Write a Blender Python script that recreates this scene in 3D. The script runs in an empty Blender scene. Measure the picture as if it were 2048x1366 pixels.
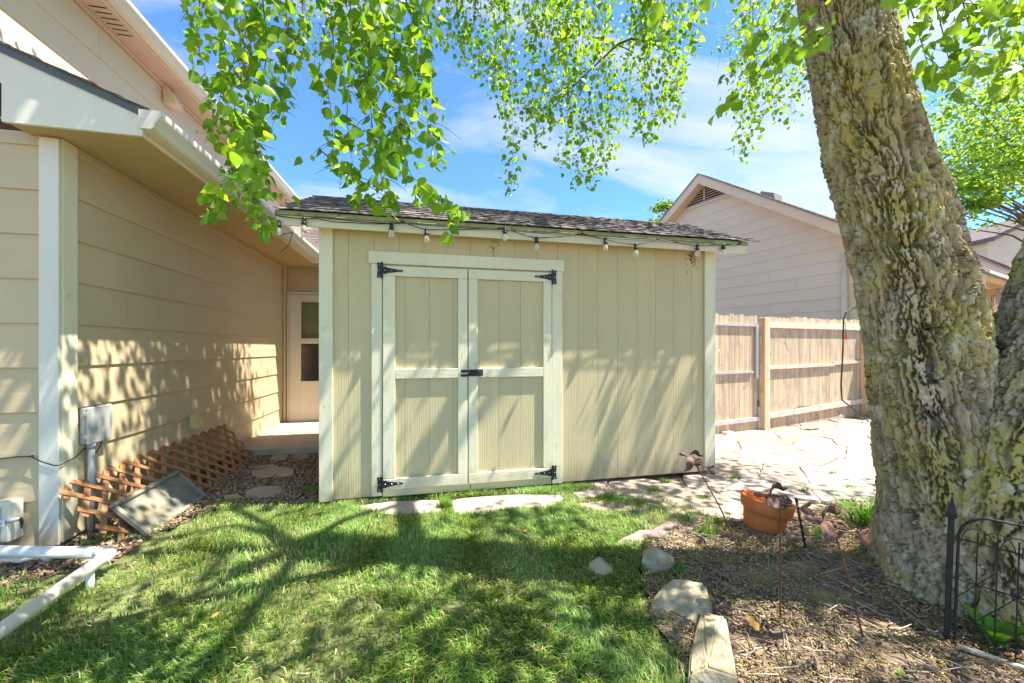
import bpy, bmesh, math, random
import numpy as np
from mathutils import Vector, Matrix

random.seed(7); rng = np.random.default_rng(7)
sc = bpy.context.scene
col = sc.collection
R_ = math.radians

# ------------------------------------------------------------------ camera
FPX, CAMH, HOR, YAW = 772.0, 1.25, 697.0, R_(12.2)
cam = bpy.data.objects.new('camera', bpy.data.cameras.new('camera'))
col.objects.link(cam); sc.camera = cam
cam.location = (0, 0, CAMH)
cam.rotation_euler = (R_(90), 0, -YAW)
cam.data.sensor_width = 36.0
cam.data.lens = FPX / 2048 * 36.0
cam.data.shift_y = 14.0 / 2048
cam.data.clip_start = 0.02; cam.data.clip_end = 500

# ------------------------------------------------------------------ sun, sky, exposure
SUNV = Vector((1.0, -0.28, 2.0)).normalized()          # towards the sun
sun = bpy.data.objects.new('sun', bpy.data.lights.new('sun', 'SUN'))
col.objects.link(sun)
sun.data.energy = 4.6; sun.data.angle = R_(0.5); sun.data.color = (1.0, 0.93, 0.82)
sun.rotation_euler = SUNV.to_track_quat('Z', 'Y').to_euler()

world = bpy.data.worlds.new('World'); sc.world = world; world.use_nodes = True
wn, wl = world.node_tree.nodes, world.node_tree.links
wn.clear()
wout = wn.new('ShaderNodeOutputWorld'); wbg = wn.new('ShaderNodeBackground')
sky = wn.new('ShaderNodeTexSky'); sky.sky_type = 'NISHITA'; sky.sun_disc = False
sky.sun_elevation = math.asin(SUNV.z)
sky.sun_rotation = math.atan2(SUNV.x, SUNV.y)
sky.altitude = 1800; sky.air_density = 1.0; sky.dust_density = 0.1; sky.ozone_density = 4.0
wbg.inputs['Strength'].default_value = 0.12
tc = wn.new('ShaderNodeTexCoord')
sep = wn.new('ShaderNodeSeparateXYZ'); wl.new(tc.outputs['Generated'], sep.inputs[0])
zmx = wn.new('ShaderNodeMath'); zmx.operation = 'MAXIMUM'; zmx.inputs[1].default_value = 0.0
wl.new(sep.outputs['Z'], zmx.inputs[0])
zad = wn.new('ShaderNodeMath'); zad.operation = 'ADD'; zad.inputs[1].default_value = 0.22
wl.new(zmx.outputs[0], zad.inputs[0])
vdiv = wn.new('ShaderNodeVectorMath'); vdiv.operation = 'DIVIDE'
cmb = wn.new('ShaderNodeCombineXYZ')
for k in range(3): wl.new(zad.outputs[0], cmb.inputs[k])
wl.new(tc.outputs['Generated'], vdiv.inputs[0]); wl.new(cmb.outputs[0], vdiv.inputs[1])
mp = wn.new('ShaderNodeMapping'); mp.inputs['Rotation'].default_value = (0, 0, R_(-35)); mp.inputs['Scale'].default_value = (0.8, 2.0, 0.0)
mp.inputs['Location'].default_value = (3.1, 0.7, 0)
wl.new(vdiv.outputs[0], mp.inputs[0])
cn = wn.new('ShaderNodeTexNoise'); cn.inputs['Scale'].default_value = 1.25; cn.inputs['Detail'].default_value = 7; cn.inputs['Roughness'].default_value = 0.56; cn.inputs['Distortion'].default_value = 0.5
wl.new(mp.outputs[0], cn.inputs['Vector'])
cr = wn.new('ShaderNodeValToRGB'); cr.color_ramp.elements[0].position = 0.44; cr.color_ramp.elements[1].position = 0.70
cr.color_ramp.elements[0].color = (0, 0, 0, 1); cr.color_ramp.elements[1].color = (0.85, 0.85, 0.85, 1)
wl.new(cn.outputs['Fac'], cr.inputs[0])
cmix = wn.new('ShaderNodeMix'); cmix.data_type = 'RGBA'
cmix.inputs['B'].default_value = (3.0, 3.0, 3.1, 1)
stint = wn.new('ShaderNodeMix'); stint.data_type = 'RGBA'; stint.blend_type = 'MULTIPLY'; stint.inputs['Factor'].default_value = 1.0
stint.inputs['B'].default_value = (0.62, 0.86, 0.98, 1); wl.new(sky.outputs[0], stint.inputs['A'])
wl.new(cr.outputs[0], cmix.inputs['Factor']); wl.new(stint.outputs['Result'], cmix.inputs['A'])
wl.new(cmix.outputs['Result'], wbg.inputs['Color'])
wl.new(wbg.outputs[0], wout.inputs['Surface'])

sc.view_settings.view_transform = 'Standard'; sc.view_settings.look = 'None'
sc.view_settings.exposure = 1.68; sc.view_settings.gamma = 1.0
sc.view_settings.use_curve_mapping = False
sc.render.engine = 'CYCLES'
sc.cycles.max_bounces = 10; sc.cycles.diffuse_bounces = 6; sc.cycles.transparent_max_bounces = 16

# ------------------------------------------------------------------ geometry helpers
FW = (math.sin(YAW), math.cos(YAW)); RT = (math.cos(YAW), -math.sin(YAW))
def at(px, py, z):
    u = (px - 1024) / FPX * z
    return Vector((FW[0]*z + RT[0]*u, FW[1]*z + RT[1]*u, CAMH + (HOR - py) / FPX * z))
GZ = -0.04
def gd(px, py, Z=GZ): return at(px, py, FPX * (CAMH - Z) / (py - HOR))
def on_plane(px, py, P, n):
    u = (px - 1024) / FPX; D = (FW[0] + RT[0]*u, FW[1] + RT[1]*u)
    return at(px, py, (P[0]*n[0] + P[1]*n[1]) / (D[0]*n[0] + D[1]*n[1]))
def to_px(V):
    V = np.asarray(V, float)
    z = V[..., 0]*FW[0] + V[..., 1]*FW[1]; x = V[..., 0]*RT[0] + V[..., 1]*RT[1]
    zz = np.where(np.abs(z) < 1e-6, 1e-6, z)
    return 1024 + FPX*x/zz, HOR - FPX*(V[..., 2]-CAMH)/zz, z

class MB:
    def __init__(s): s.v = []; s.f = []
    def add(s, vs, fs):
        o = len(s.v); s.v += [tuple(v) for v in vs]; s.f += [tuple(i + o for i in f) for f in fs]; return s
    def box(s, lo, hi, c=0.0):
        lo, hi = Vector(lo), Vector(hi)
        ctr = (lo + hi) / 2; h = (hi - lo) / 2
        return s.obox(ctr, h, Matrix.Identity(3), c)
    def obox(s, ctr, h, M, c=0.0):
        ctr = Vector(ctr); h = Vector((abs(h[0]), abs(h[1]), abs(h[2])))
        c = min(c, 0.45*2*min(h))
        if c <= 0:
            vs = [ctr + M @ Vector((h[0]*i, h[1]*j, h[2]*k)) for k in (-1, 1) for j in (-1, 1) for i in (-1, 1)]
            return s.add(vs, [(0,2,3,1), (4,5,7,6), (0,1,5,4), (2,6,7,3), (0,4,6,2), (1,3,7,5)])
        bm = bmesh.new(); bmesh.ops.create_cube(bm, size=2)
        for v in bm.verts: v.co = Vector((v.co[0]*h[0], v.co[1]*h[1], v.co[2]*h[2]))
        bmesh.ops.bevel(bm, geom=list(bm.edges), offset=c, segments=1, affect='EDGES')
        bm.verts.index_update()
        vs = [ctr + M @ v.co for v in bm.verts]; fs = [tuple(v.index for v in f.verts) for f in bm.faces]
        bm.free(); return s.add(vs, fs)
    def bar(s, a, b, w, t, up=(0, 0, 1), c=0.0):
        """a box from a to b, width w across, thickness t along up."""
        a, b = Vector(a), Vector(b); d = b - a; L = d.length; x = d.normalized()
        u = Vector(up); u = (u - x * u.dot(x)).normalized(); y = u.cross(x)
        return s.obox((a + b)/2, (L/2, w/2, t/2), Matrix((x, y, u)).transposed(), c)
    def prism(s, poly, off):
        poly = [Vector(p) for p in poly]; off = Vector(off); n = len(poly)
        vs = poly + [p + off for p in poly]
        fs = [tuple(range(n)), tuple(range(2*n-1, n-1, -1))] + [(i, n+i, n+(i+1) % n, (i+1) % n) for i in range(n)]
        return s.add(vs, fs)
    def tube(s, pts, rad, n=8, cap=True):
        pts = [Vector(p) for p in pts]; m = len(pts)
        if not hasattr(rad, '__len__'): rad = [rad]*m
        vs = []; prev = None
        for i, p in enumerate(pts):
            t = (pts[min(i+1, m-1)] - pts[max(i-1, 0)]).normalized()
            if prev is None:
                a = Vector((0, 0, 1)) if abs(t.z) < 0.9 else Vector((1, 0, 0)); u = t.cross(a).normalized()
            else: u = (prev - t * prev.dot(t)).normalized()
            prev = u; w = t.cross(u)
            for k in range(n):
                an = 2*math.pi*k/n; vs.append(p + (u*math.cos(an) + w*math.sin(an))*rad[i])
        fs = [(i*n+k, i*n+(k+1) % n, (i+1)*n+(k+1) % n, (i+1)*n+k) for i in range(m-1) for k in range(n)]
        if cap: fs += [tuple(range(n-1, -1, -1)), tuple(range((m-1)*n, m*n))]
        return s.add(vs, fs)
    def lathe(s, prof, ctr, n=24, M=None):
        M = M or Matrix.Identity(3); ctr = Vector(ctr); m = len(prof)
        vs = [ctr + M @ Vector((r*math.cos(2*math.pi*k/n), r*math.sin(2*math.pi*k/n), z)) for r, z in prof for k in range(n)]
        fs = [(i*n+k, i*n+(k+1) % n, (i+1)*n+(k+1) % n, (i+1)*n+k) for i in range(m-1) for k in range(n)]
        return s.add(vs, fs)
    def sheet(s, grid, t, nrm):
        """grid[i][j] points, thickened by t along nrm."""
        a = len(grid); b = len(grid[0]); nrm = Vector(nrm)*t
        top = [Vector(p) for r in grid for p in r]; vs = top + [p - nrm for p in top]; N = a*b
        fs = []
        for i in range(a-1):
            for j in range(b-1):
                q = (i*b+j, i*b+j+1, (i+1)*b+j+1, (i+1)*b+j); fs.append(q); fs.append(tuple(N+k for k in reversed(q)))
        ring = [j for j in range(b)] + [i*b+b-1 for i in range(1, a)] + [(a-1)*b+j for j in range(b-2, -1, -1)] + [i*b for i in range(a-2, 0, -1)]
        for k in range(len(ring)):
            p, q = ring[k], ring[(k+1) % len(ring)]; fs.append((p, N+p, N+q, q))
        return s.add(vs, fs)
    def mesh(s, name, mat=None, base=(0, 0, 0), smooth=False):
        me = bpy.data.meshes.new(name); b = Vector(base)
        me.from_pydata([tuple(Vector(v) - b) for v in s.v], [], s.f)
        bm = bmesh.new(); bm.from_mesh(me); bmesh.ops.recalc_face_normals(bm, faces=bm.faces); bm.to_mesh(bm and me); bm.free()
        if smooth: me.polygons.foreach_set('use_smooth', [True]*len(me.polygons))
        if mat: me.materials.append(mat)
        return me

def arrays_mesh(name, V, F, mat=None, colors=None, smooth=False):
    V = np.ascontiguousarray(V, np.float32); F = np.ascontiguousarray(F, np.int32); m, k = F.shape
    me = bpy.data.meshes.new(name)
    me.vertices.add(len(V)); me.vertices.foreach_set('co', V.ravel())
    me.loops.add(m*k); me.loops.foreach_set('vertex_index', F.ravel())
    me.polygons.add(m); me.polygons.foreach_set('loop_start', np.arange(0, m*k, k, dtype=np.int32))
    me.polygons.foreach_set('loop_total', np.full(m, k, np.int32))
    if smooth: me.polygons.foreach_set('use_smooth', np.ones(m, bool))
    me.update(calc_edges=True)
    if colors is not None:
        ca = me.color_attributes.new('tint', 'FLOAT_COLOR', 'POINT')
        c4 = np.ones((len(V), 4), np.float32); c4[:, :3] = colors; ca.data.foreach_set('color', c4.ravel())
    if mat: me.materials.append(mat)
    return me

def link(o, parent=None, loc=(0, 0, 0)):
    col.objects.link(o); o.location = loc
    if parent is not None: o.parent = parent
    return o
def tag(o, label=None, cat=None, group=None, kind=None):
    if label: o['label'] = label
    if cat: o['category'] = cat
    if group: o['group'] = group
    if kind: o['kind'] = kind
    return o
BASE = {}
def thing(name, label, cat, loc=(0, 0, 0), group=None):
    o = bpy.data.objects.new(name, None); link(o, None, loc); o.empty_display_size = 0.1
    BASE[o.name] = Vector(loc); return tag(o, label, cat, group)
def base_of(o):
    while o.parent: o = o.parent
    return BASE.get(o.name, Vector((0, 0, 0)))
def part(parent, name, mb, mat, smooth=False, label=None):
    o = bpy.data.objects.new(name, mb.mesh(name, mat, base_of(parent), smooth)); link(o, parent)
    if label: o['label'] = label
    return o
def single(name, mb, mat, label, cat, loc=(0, 0, 0), group=None, smooth=False):
    o = bpy.data.objects.new(name, mb.mesh(name, mat, loc, smooth)); link(o, None, loc); BASE[o.name] = Vector(loc)
    return tag(o, label, cat, group)
def structure(name, mb, mat, smooth=False):
    o = bpy.data.objects.new(name, mb.mesh(name, mat, (0, 0, 0), smooth)); link(o); o['kind'] = 'structure'; return o
def inst(parent, name, me, loc=(0, 0, 0), M=None, scale=None):
    """a piece that shares its mesh; loc in world coordinates."""
    o = bpy.data.objects.new(name, me); col.objects.link(o)
    if parent is not None: o.parent = parent
    o.location = Vector(loc) - (base_of(parent) if parent is not None else Vector((0, 0, 0)))
    if M is not None: o.rotation_euler = M.to_euler()
    if scale is not None: o.scale = scale
    return o

# numpy value noise
def _h(ix, iy, iz, seed):
    n = (ix*374761393 + iy*668265263 + iz*2147483647 + seed*1274126177) & 0xffffffff
    n = ((n ^ (n >> 13)) * 1274126177) & 0xffffffff
    n = ((n ^ (n >> 16)) * 2246822519) & 0xffffffff
    return ((n ^ (n >> 15)) & 0xffff) / 65535.0
def vnoise(x, y, z=None, seed=0, wx=0):
    x = np.asarray(x, float); y = np.asarray(y, float); z = np.zeros_like(x) if z is None else np.asarray(z, float)
    ix, iy, iz = (np.floor(a).astype(np.int64) for a in (x, y, z)); fx, fy, fz = x-ix, y-iy, z-iz
    fx, fy, fz = (a*a*(3-2*a) for a in (fx, fy, fz)); r = 0
    for dx in (0, 1):
        for dy in (0, 1):
            for dz in (0, 1):
                jx = ix+dx
                if wx: jx = jx % wx
                r = r + _h(jx, iy+dy, iz+dz, seed) * (fx if dx else 1-fx) * (fy if dy else 1-fy) * (fz if dz else 1-fz)
    return r
def fbm(x, y, z=None, o=4, seed=0):
    r = 0; a = 0.5
    for k in range(o):
        r = r + a*vnoise(np.asarray(x)*2**k, np.asarray(y)*2**k, None if z is None else np.asarray(z)*2**k, seed+k); a /= 2
    return r / (1 - 0.5**o)

def inpoly(X, Y, poly):
    X = np.asarray(X); ins = np.zeros(X.shape, bool); n = len(poly)
    for i in range(n):
        x0, y0 = poly[i][0], poly[i][1]; x1, y1 = poly[(i+1) % n][0], poly[(i+1) % n][1]
        c = ((y0 > Y) != (y1 > Y)) & (X < (x1-x0)*(Y-y0)/((y1-y0) + 1e-12) + x0); ins ^= c
    return ins

# ------------------------------------------------------------------ materials
MATS = {}
def mat(name, c, rough=0.7, var=0.12, scale=6.0, stretch=(1, 1, 1), bump=0.15, bscale=None, bstretch=None, rand=0.0,
        c2=None, t2=(0.55, 0.7), s2=3.0, spec=0.3, metal=0.0, wave=None, attr=False, trans=None, detail=6, c3=None, t3=(0.6, 0.7), s3=9.0, splash=0.0):
    m = bpy.data.materials.new(name); m.use_nodes = True; MATS[name] = m
    N, L = m.node_tree.nodes, m.node_tree.links
    b = N['Principled BSDF']; b.inputs['Roughness'].default_value = rough
    b.inputs['Specular IOR Level'].default_value = spec; b.inputs['Metallic'].default_value = metal
    tcn = N.new('ShaderNodeTexCoord'); oi = N.new('ShaderNodeObjectInfo')
    w = N.new('ShaderNodeMath'); w.operation = 'MULTIPLY'; w.inputs[1].default_value = 37.0; L.new(oi.outputs['Random'], w.inputs[0])
    def noise(sc_, st, det=detail, ro=0.55):
        mpn = N.new('ShaderNodeMapping'); mpn.inputs['Scale'].default_value = st; L.new(tcn.outputs['Object'], mpn.inputs[0])
        n = N.new('ShaderNodeTexNoise'); n.noise_dimensions = '4D'; n.inputs['Scale'].default_value = sc_; n.inputs['Detail'].default_value = det; n.inputs['Roughness'].default_value = ro
        L.new(mpn.outputs[0], n.inputs['Vector']); L.new(w.outputs[0], n.inputs['W']); return n
    n1 = noise(scale, stretch)
    mr = N.new('ShaderNodeMapRange'); mr.inputs['From Min'].default_value = 0.3; mr.inputs['From Max'].default_value = 0.7
    mr.inputs['To Min'].default_value = 1 - var; mr.inputs['To Max'].default_value = 1 + var
    L.new(n1.outputs['Fac'], mr.inputs[0])
    if rand:
        rr = N.new('ShaderNodeMapRange'); rr.inputs['To Min'].default_value = 1 - rand; rr.inputs['To Max'].default_value = 1 + rand; L.new(oi.outputs['Random'], rr.inputs[0])
        mu = N.new('ShaderNodeMath'); mu.operation = 'MULTIPLY'; L.new(mr.outputs[0], mu.inputs[0]); L.new(rr.outputs[0], mu.inputs[1]); fac = mu.outputs[0]
    else: fac = mr.outputs[0]
    vm = N.new('ShaderNodeVectorMath'); vm.operation = 'SCALE'; L.new(fac, vm.inputs['Scale'])
    if attr:
        a = N.new('ShaderNodeVertexColor'); a.layer_name = 'tint'; L.new(a.outputs[0], vm.inputs[0])
    elif isinstance(c[0], (tuple, list)):
        rp = N.new('ShaderNodeValToRGB'); el = rp.color_ramp.elements; rp.color_ramp.interpolation = 'CONSTANT' if len(c) > 5 else 'LINEAR'
        while len(el) < len(c): el.new(0.5)
        for i, cc in enumerate(c): el[i].position = i / (len(c) - 1 if len(c) <= 5 else len(c)); el[i].color = (*cc, 1)
        wn_ = N.new('ShaderNodeTexWhiteNoise'); wn_.noise_dimensions = '1D'; L.new(w.outputs[0], wn_.inputs['W'])
        L.new(wn_.outputs['Value'], rp.inputs[0]); L.new(rp.outputs[0], vm.inputs[0])
    else: vm.inputs[0].default_value = c
    out = vm.outputs[0]
    for cc, tt, ss in ((c2, t2, s2), (c3, t3, s3)):
        if cc is None: continue
        n2 = noise(ss, (1, 1, 1), 5, 0.6); r2 = N.new('ShaderNodeMapRange'); r2.inputs['From Min'].default_value, r2.inputs['From Max'].default_value = tt
        L.new(n2.outputs['Fac'], r2.inputs[0]); mx = N.new('ShaderNodeMix'); mx.data_type = 'RGBA'
        L.new(r2.outputs[0], mx.inputs['Factor']); L.new(out, mx.inputs['A']); mx.inputs['B'].default_value = (*cc, 1); out = mx.outputs['Result']
    if splash:                                     # mud splashed up from the ground, ragged top edge
        ge = N.new('ShaderNodeNewGeometry'); sp = N.new('ShaderNodeSeparateXYZ'); L.new(ge.outputs['Position'], sp.inputs[0])
        n4 = noise(9.0, (1, 1, 0.7), 6, 0.7); m1 = N.new('ShaderNodeMath'); m1.operation = 'MULTIPLY_ADD'; m1.inputs[1].default_value = -0.55; L.new(n4.outputs['Fac'], m1.inputs[0]); L.new(sp.outputs['Z'], m1.inputs[2])
        r4 = N.new('ShaderNodeMapRange'); r4.inputs['From Min'].default_value = -0.05; r4.inputs['From Max'].default_value = -0.30; r4.inputs['To Max'].default_value = splash; L.new(m1.outputs[0], r4.inputs[0])
        mx = N.new('ShaderNodeMix'); mx.data_type = 'RGBA'; L.new(r4.outputs[0], mx.inputs['Factor']); L.new(out, mx.inputs['A']); mx.inputs['B'].default_value = (0.30, 0.22, 0.13, 1); out = mx.outputs['Result']
    L.new(out, b.inputs['Base Color'])
    if bump:
        bn = N.new('ShaderNodeBump'); bn.inputs['Strength'].default_value = bump; bn.inputs['Distance'].default_value = 0.01
        if wave:
            mpw = N.new('ShaderNodeMapping'); mpw.inputs['Scale'].default_value = wave[1]; L.new(tcn.outputs['Object'], mpw.inputs[0])
            wv = N.new('ShaderNodeTexWave'); wv.wave_type = 'BANDS'; wv.bands_direction = wave[2] if len(wave) > 2 else 'X'; wv.inputs['Scale'].default_value = wave[0]; wv.inputs['Distortion'].default_value = 9.0; wv.inputs['Detail'].default_value = 2.5
            wv.inputs['Detail Scale'].default_value = 0.9
            L.new(mpw.outputs[0], wv.inputs[0]); L.new(wv.outputs['Fac'], bn.inputs['Height'])
            pw = N.new('ShaderNodeMath'); pw.operation = 'MULTIPLY'; pw.inputs[1].default_value = 35.0; L.new(oi.outputs['Random'], pw.inputs[0]); L.new(pw.outputs[0], wv.inputs['Phase Offset'])
        else:
            n3 = noise(bscale or scale*4, bstretch or stretch, 5, 0.6); L.new(n3.outputs['Fac'], bn.inputs['Height'])
        L.new(bn.outputs[0], b.inputs['Normal'])
    if trans:
        o = N['Material Output']; t = N.new('ShaderNodeBsdfTranslucent'); ms = N.new('ShaderNodeMixShader'); ms.inputs[0].default_value = trans[1]
        if attr:
            vt = N.new('ShaderNodeVectorMath'); vt.operation = 'MULTIPLY'; vt.inputs[1].default_value = trans[0]; L.new(out, vt.inputs[0]); L.new(vt.outputs[0], t.inputs['Color'])
        else:
            vt = N.new('ShaderNodeVectorMath'); vt.operation = 'SCALE'; vt.inputs[0].default_value = trans[0]; L.new(fac, vt.inputs['Scale']); L.new(vt.outputs[0], t.inputs['Color'])
        L.new(b.outputs[0], ms.inputs[1]); L.new(t.outputs[0], ms.inputs[2]); L.new(ms.outputs[0], o.inputs['Surface'])
    return m

m_siding = mat('painted_siding', (0.56, 0.455, 0.28), 0.55, 0.05, 2.0, (1, 1, 1), 0.35, 22, (1, 0.06, 1), 0.03, c2=(0.40, 0.31, 0.18), t2=(0.70, 0.82), s2=2.0)
m_siding_f = mat('painted_siding_front', (0.56, 0.455, 0.28), 0.55, 0.05, 2.0, (1, 1, 1), 0.35, 22, (0.06, 1, 1), 0.03, c2=(0.40, 0.31, 0.18), t2=(0.70, 0.82), s2=2.0)
m_trim = mat('cream_trim_paint', (0.74, 0.70, 0.50), 0.55, 0.05, 5, (1, 1, 0.3), 0.25, 30, (1, 1, 0.1), 0.03, c2=(0.50, 0.46, 0.33), t2=(0.62, 0.80), s2=7, splash=0.6)
m_trimh = mat('cream_trim_paint_long', (0.74, 0.70, 0.50), 0.55, 0.05, 5, (0.3, 1, 1), 0.25, 30, (0.1, 1, 1), 0.03, c2=(0.50, 0.46, 0.33), t2=(0.62, 0.80), s2=7, splash=0.6)
m_corner = mat('trim_paint_shade_tone', (0.72, 0.70, 0.60), 0.55, 0.05, 5, (1, 1, 0.3), 0.35, 26, (1, 1, 0.12), 0.03, c2=(0.42, 0.38, 0.28), t2=(0.68, 0.8), s2=11, splash=0.7)  # cream trim paint, with the front corner board's bluish shade put into the colour
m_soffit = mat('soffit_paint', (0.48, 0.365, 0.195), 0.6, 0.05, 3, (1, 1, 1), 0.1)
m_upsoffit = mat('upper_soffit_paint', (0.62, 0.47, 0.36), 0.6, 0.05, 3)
m_gutter = mat('gutter_enamel', (0.70, 0.655, 0.54), 0.3, 0.04, 6, (1, 0.2, 1), 0.04, spec=0.5, c2=(0.35, 0.27, 0.17), t2=(0.70, 0.80), s2=9)
m_shed = mat('shed_siding', (0.58, 0.495, 0.29), 0.6, 0.06, 3, (1, 1, 0.3), 0.10, rand=0.025, wave=(16.0, (1, 1, 0.07)), c2=(0.46, 0.37, 0.17), t2=(0.62, 0.85), s2=2.2, splash=0.6)
m_backing = mat('shed_groove', (0.50, 0.41, 0.22), 0.8)
m_sill = mat('sill_board_paint', (0.58, 0.50, 0.28), 0.6, 0.08, 4, (0.2, 1, 1), 0.25, 28, (0.1, 1, 1))
m_moss = mat('mossy_roof_edge', (0.30, 0.31, 0.13), 0.85, 0.25, 12, (0.4, 1, 1), 0.4, c2=(0.16, 0.14, 0.09), t2=(0.55, 0.65), s2=14)
m_shingle = mat('asphalt_shingle', [(0.10, 0.085, 0.085), (0.20, 0.165, 0.155), (0.15, 0.12, 0.125), (0.28, 0.23, 0.205)], 0.9, 0.3, 40, (1, 1, 1), 0.6, 180, c2=(0.30, 0.26, 0.23), t2=(0.6, 0.75), s2=22)
m_shingle_n = mat('neighbour_shingle', [(0.20, 0.175, 0.165), (0.30, 0.265, 0.25), (0.25, 0.22, 0.21)], 0.9, 0.3, 30, (1, 1, 1), 0.5, 90)
m_black = mat('black_hardware', (0.012, 0.013, 0.018), 0.42, 0.2, 30, bump=0.1, spec=0.5)
m_screw = mat('screw_steel', (0.55, 0.55, 0.57), 0.35, 0.1, 30, metal=0.8)
m_wire = mat('black_cable', (0.012, 0.012, 0.012), 0.6)
m_conc = mat('concrete', (0.48, 0.38, 0.29), 0.85, 0.15, 5, bump=0.3, bscale=60, c2=(0.28, 0.21, 0.15), t2=(0.58, 0.72), s2=3)
m_doorw = mat('door_enamel', (0.66, 0.60, 0.50), 0.35, 0.03, 3, bump=0.03)
m_inner = mat('inner_door_paint', (0.55, 0.47, 0.33), 0.5, 0.03, 3, bump=0.03)
m_dkpane = mat('insect_screen', (0.035, 0.022, 0.018), 0.12, 0.1, 4, bump=0.0, spec=0.6)
m_grey = mat('grey_plastic', (0.40, 0.41, 0.40), 0.5, 0.06, 6, c2=(0.30, 0.29, 0.27), t2=(0.6, 0.75), s2=8)
m_conduit = mat('grey_conduit', (0.42, 0.43, 0.44), 0.45, 0.06, 6, (1, 1, 0.3))
m_pvc = mat('white_pvc', (0.78, 0.76, 0.70), 0.4, 0.04, 5, (0.4, 0.4, 1), 0.08, c2=(0.56, 0.50, 0.38), t2=(0.60, 0.78), s2=5, spec=0.4)
m_lattice = mat('lattice_wood', (0.41, 0.195, 0.085), 0.7, 0.2, 7, (1, 1, 1), 0.25, 40, (1, 0.2, 0.2), 0.15, c2=(0.44, 0.31, 0.2), t2=(0.55, 0.75), s2=4)
m_tray = mat('weathered_tray', (0.21, 0.205, 0.17), 0.8, 0.15, 6, bump=0.2, c2=(0.37, 0.31, 0.19), t2=(0.5, 0.68), s2=5, c3=(0.19, 0.20, 0.18), t3=(0.60, 0.72), s3=11)
m_vent = mat('yellowed_vent_plastic', (0.62, 0.52, 0.22), 0.5, 0.05, 5)
m_fence = mat('cedar_fence', [(0.46, 0.35, 0.23), (0.57, 0.45, 0.31), (0.38, 0.295, 0.205), (0.51, 0.40, 0.27)], 0.8, 0.34, 9, (4, 4, 0.16), 0.5, 30, (3, 3, 0.1), c2=(0.34, 0.27, 0.22), t2=(0.50, 0.70), s2=4, c3=(0.24, 0.16, 0.11), t3=(0.62, 0.74), s3=9)
m_rail = mat('weathered_rail', (0.66, 0.53, 0.42), 0.8, 0.18, 7, (0.4, 0.4, 3), 0.4, 20, (0.4, 0.4, 3), 0.08, c2=(0.44, 0.31, 0.22), t2=(0.58, 0.72), s2=6)
m_post = mat('cedar_post', (0.62, 0.43, 0.28), 0.8, 0.2, 7, (3, 3, 0.2), 0.4, 24, (3, 3, 0.12), 0.06, c2=(0.44, 0.28, 0.16), t2=(0.56, 0.7), s2=5)
m_galv = mat('galvanised_steel', (0.52, 0.52, 0.53), 0.45, 0.12, 12, metal=0.5, bump=0.1)
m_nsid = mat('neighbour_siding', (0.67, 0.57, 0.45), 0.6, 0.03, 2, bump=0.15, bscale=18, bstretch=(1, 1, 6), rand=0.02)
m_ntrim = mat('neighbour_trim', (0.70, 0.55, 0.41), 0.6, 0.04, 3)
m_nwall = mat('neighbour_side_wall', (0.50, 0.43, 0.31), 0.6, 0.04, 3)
m_dark = mat('dark_gap', (0.03, 0.022, 0.018), 0.9, 0.1)
m_louvre = mat('louvre_paint', (0.62, 0.49, 0.41), 0.6, 0.04, 3)
m_rust = mat('rusted_metal', (0.17, 0.105, 0.09), 0.62, 0.3, 24, metal=0.35, bump=0.4, bscale=70, c2=(0.28, 0.13, 0.065), t2=(0.52, 0.66), s2=16)
m_rod = mat('rusted_rod', (0.15, 0.075, 0.04), 0.7, 0.35, 26, metal=0.25, bump=0.4, bscale=80)
m_iron = mat('black_iron', (0.035, 0.034, 0.033), 0.5, 0.3, 26, metal=0.4, bump=0.4, bscale=70, c2=(0.15, 0.08, 0.045), t2=(0.60, 0.72), s2=16)
m_terra = mat('terracotta', (0.55, 0.165, 0.045), 0.75, 0.12, 7, bump=0.15, bscale=50, c2=(0.62, 0.27, 0.12), t2=(0.58, 0.75), s2=6, c3=(0.36, 0.10, 0.035), t3=(0.60, 0.72), s3=4)
m_stone = mat('flagstone', [(0.40, 0.31, 0.245), (0.35, 0.30, 0.26), (0.43, 0.34, 0.26), (0.31, 0.23, 0.19)], 0.85, 0.2, 5, bump=0.4, bscale=22, c2=(0.42, 0.30, 0.24), t2=(0.52, 0.7), s2=3, c3=(0.40, 0.38, 0.34), t3=(0.58, 0.72), s3=5)
m_purple = mat('purple_flagstone', (0.25, 0.165, 0.165), 0.85, 0.25, 6, bump=0.4, bscale=30, c2=(0.38, 0.28, 0.25), t2=(0.54, 0.7), s2=6)
m_rock = mat('limestone', (0.44, 0.37, 0.25), 0.9, 0.3, 18, bump=0.9, bscale=60, c2=(0.24, 0.22, 0.13), t2=(0.46, 0.64), s2=11, c3=(0.40, 0.23, 0.09), t3=(0.58, 0.70), s3=16)
m_soil = mat('soil', (0.20, 0.14, 0.09), 0.95, 0.3, 9, bump=0.7, bscale=50, c2=(0.31, 0.22, 0.14), t2=(0.5, 0.7), s2=3)
m_lawn = mat('lawn_soil', (0.14, 0.16, 0.06), 0.95, 0.35, 12, bump=0.6, bscale=60, c2=(0.22, 0.17, 0.09), t2=(0.55, 0.75), s2=2.5)
m_mulchsoil = mat('mulch_soil', (0.20, 0.145, 0.10), 0.95, 0.35, 14, bump=0.8, bscale=60, c2=(0.34, 0.27, 0.12), t2=(0.5, 0.68), s2=5)
m_sand = mat('joint_sand', (0.33, 0.26, 0.19), 0.95, 0.25, 12, bump=0.5, bscale=70, c2=(0.24, 0.18, 0.12), t2=(0.5, 0.65), s2=5)
m_bits = mat('bits', (1, 1, 1), 0.9, 0.15, 30, bump=0.0, attr=True)
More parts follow.
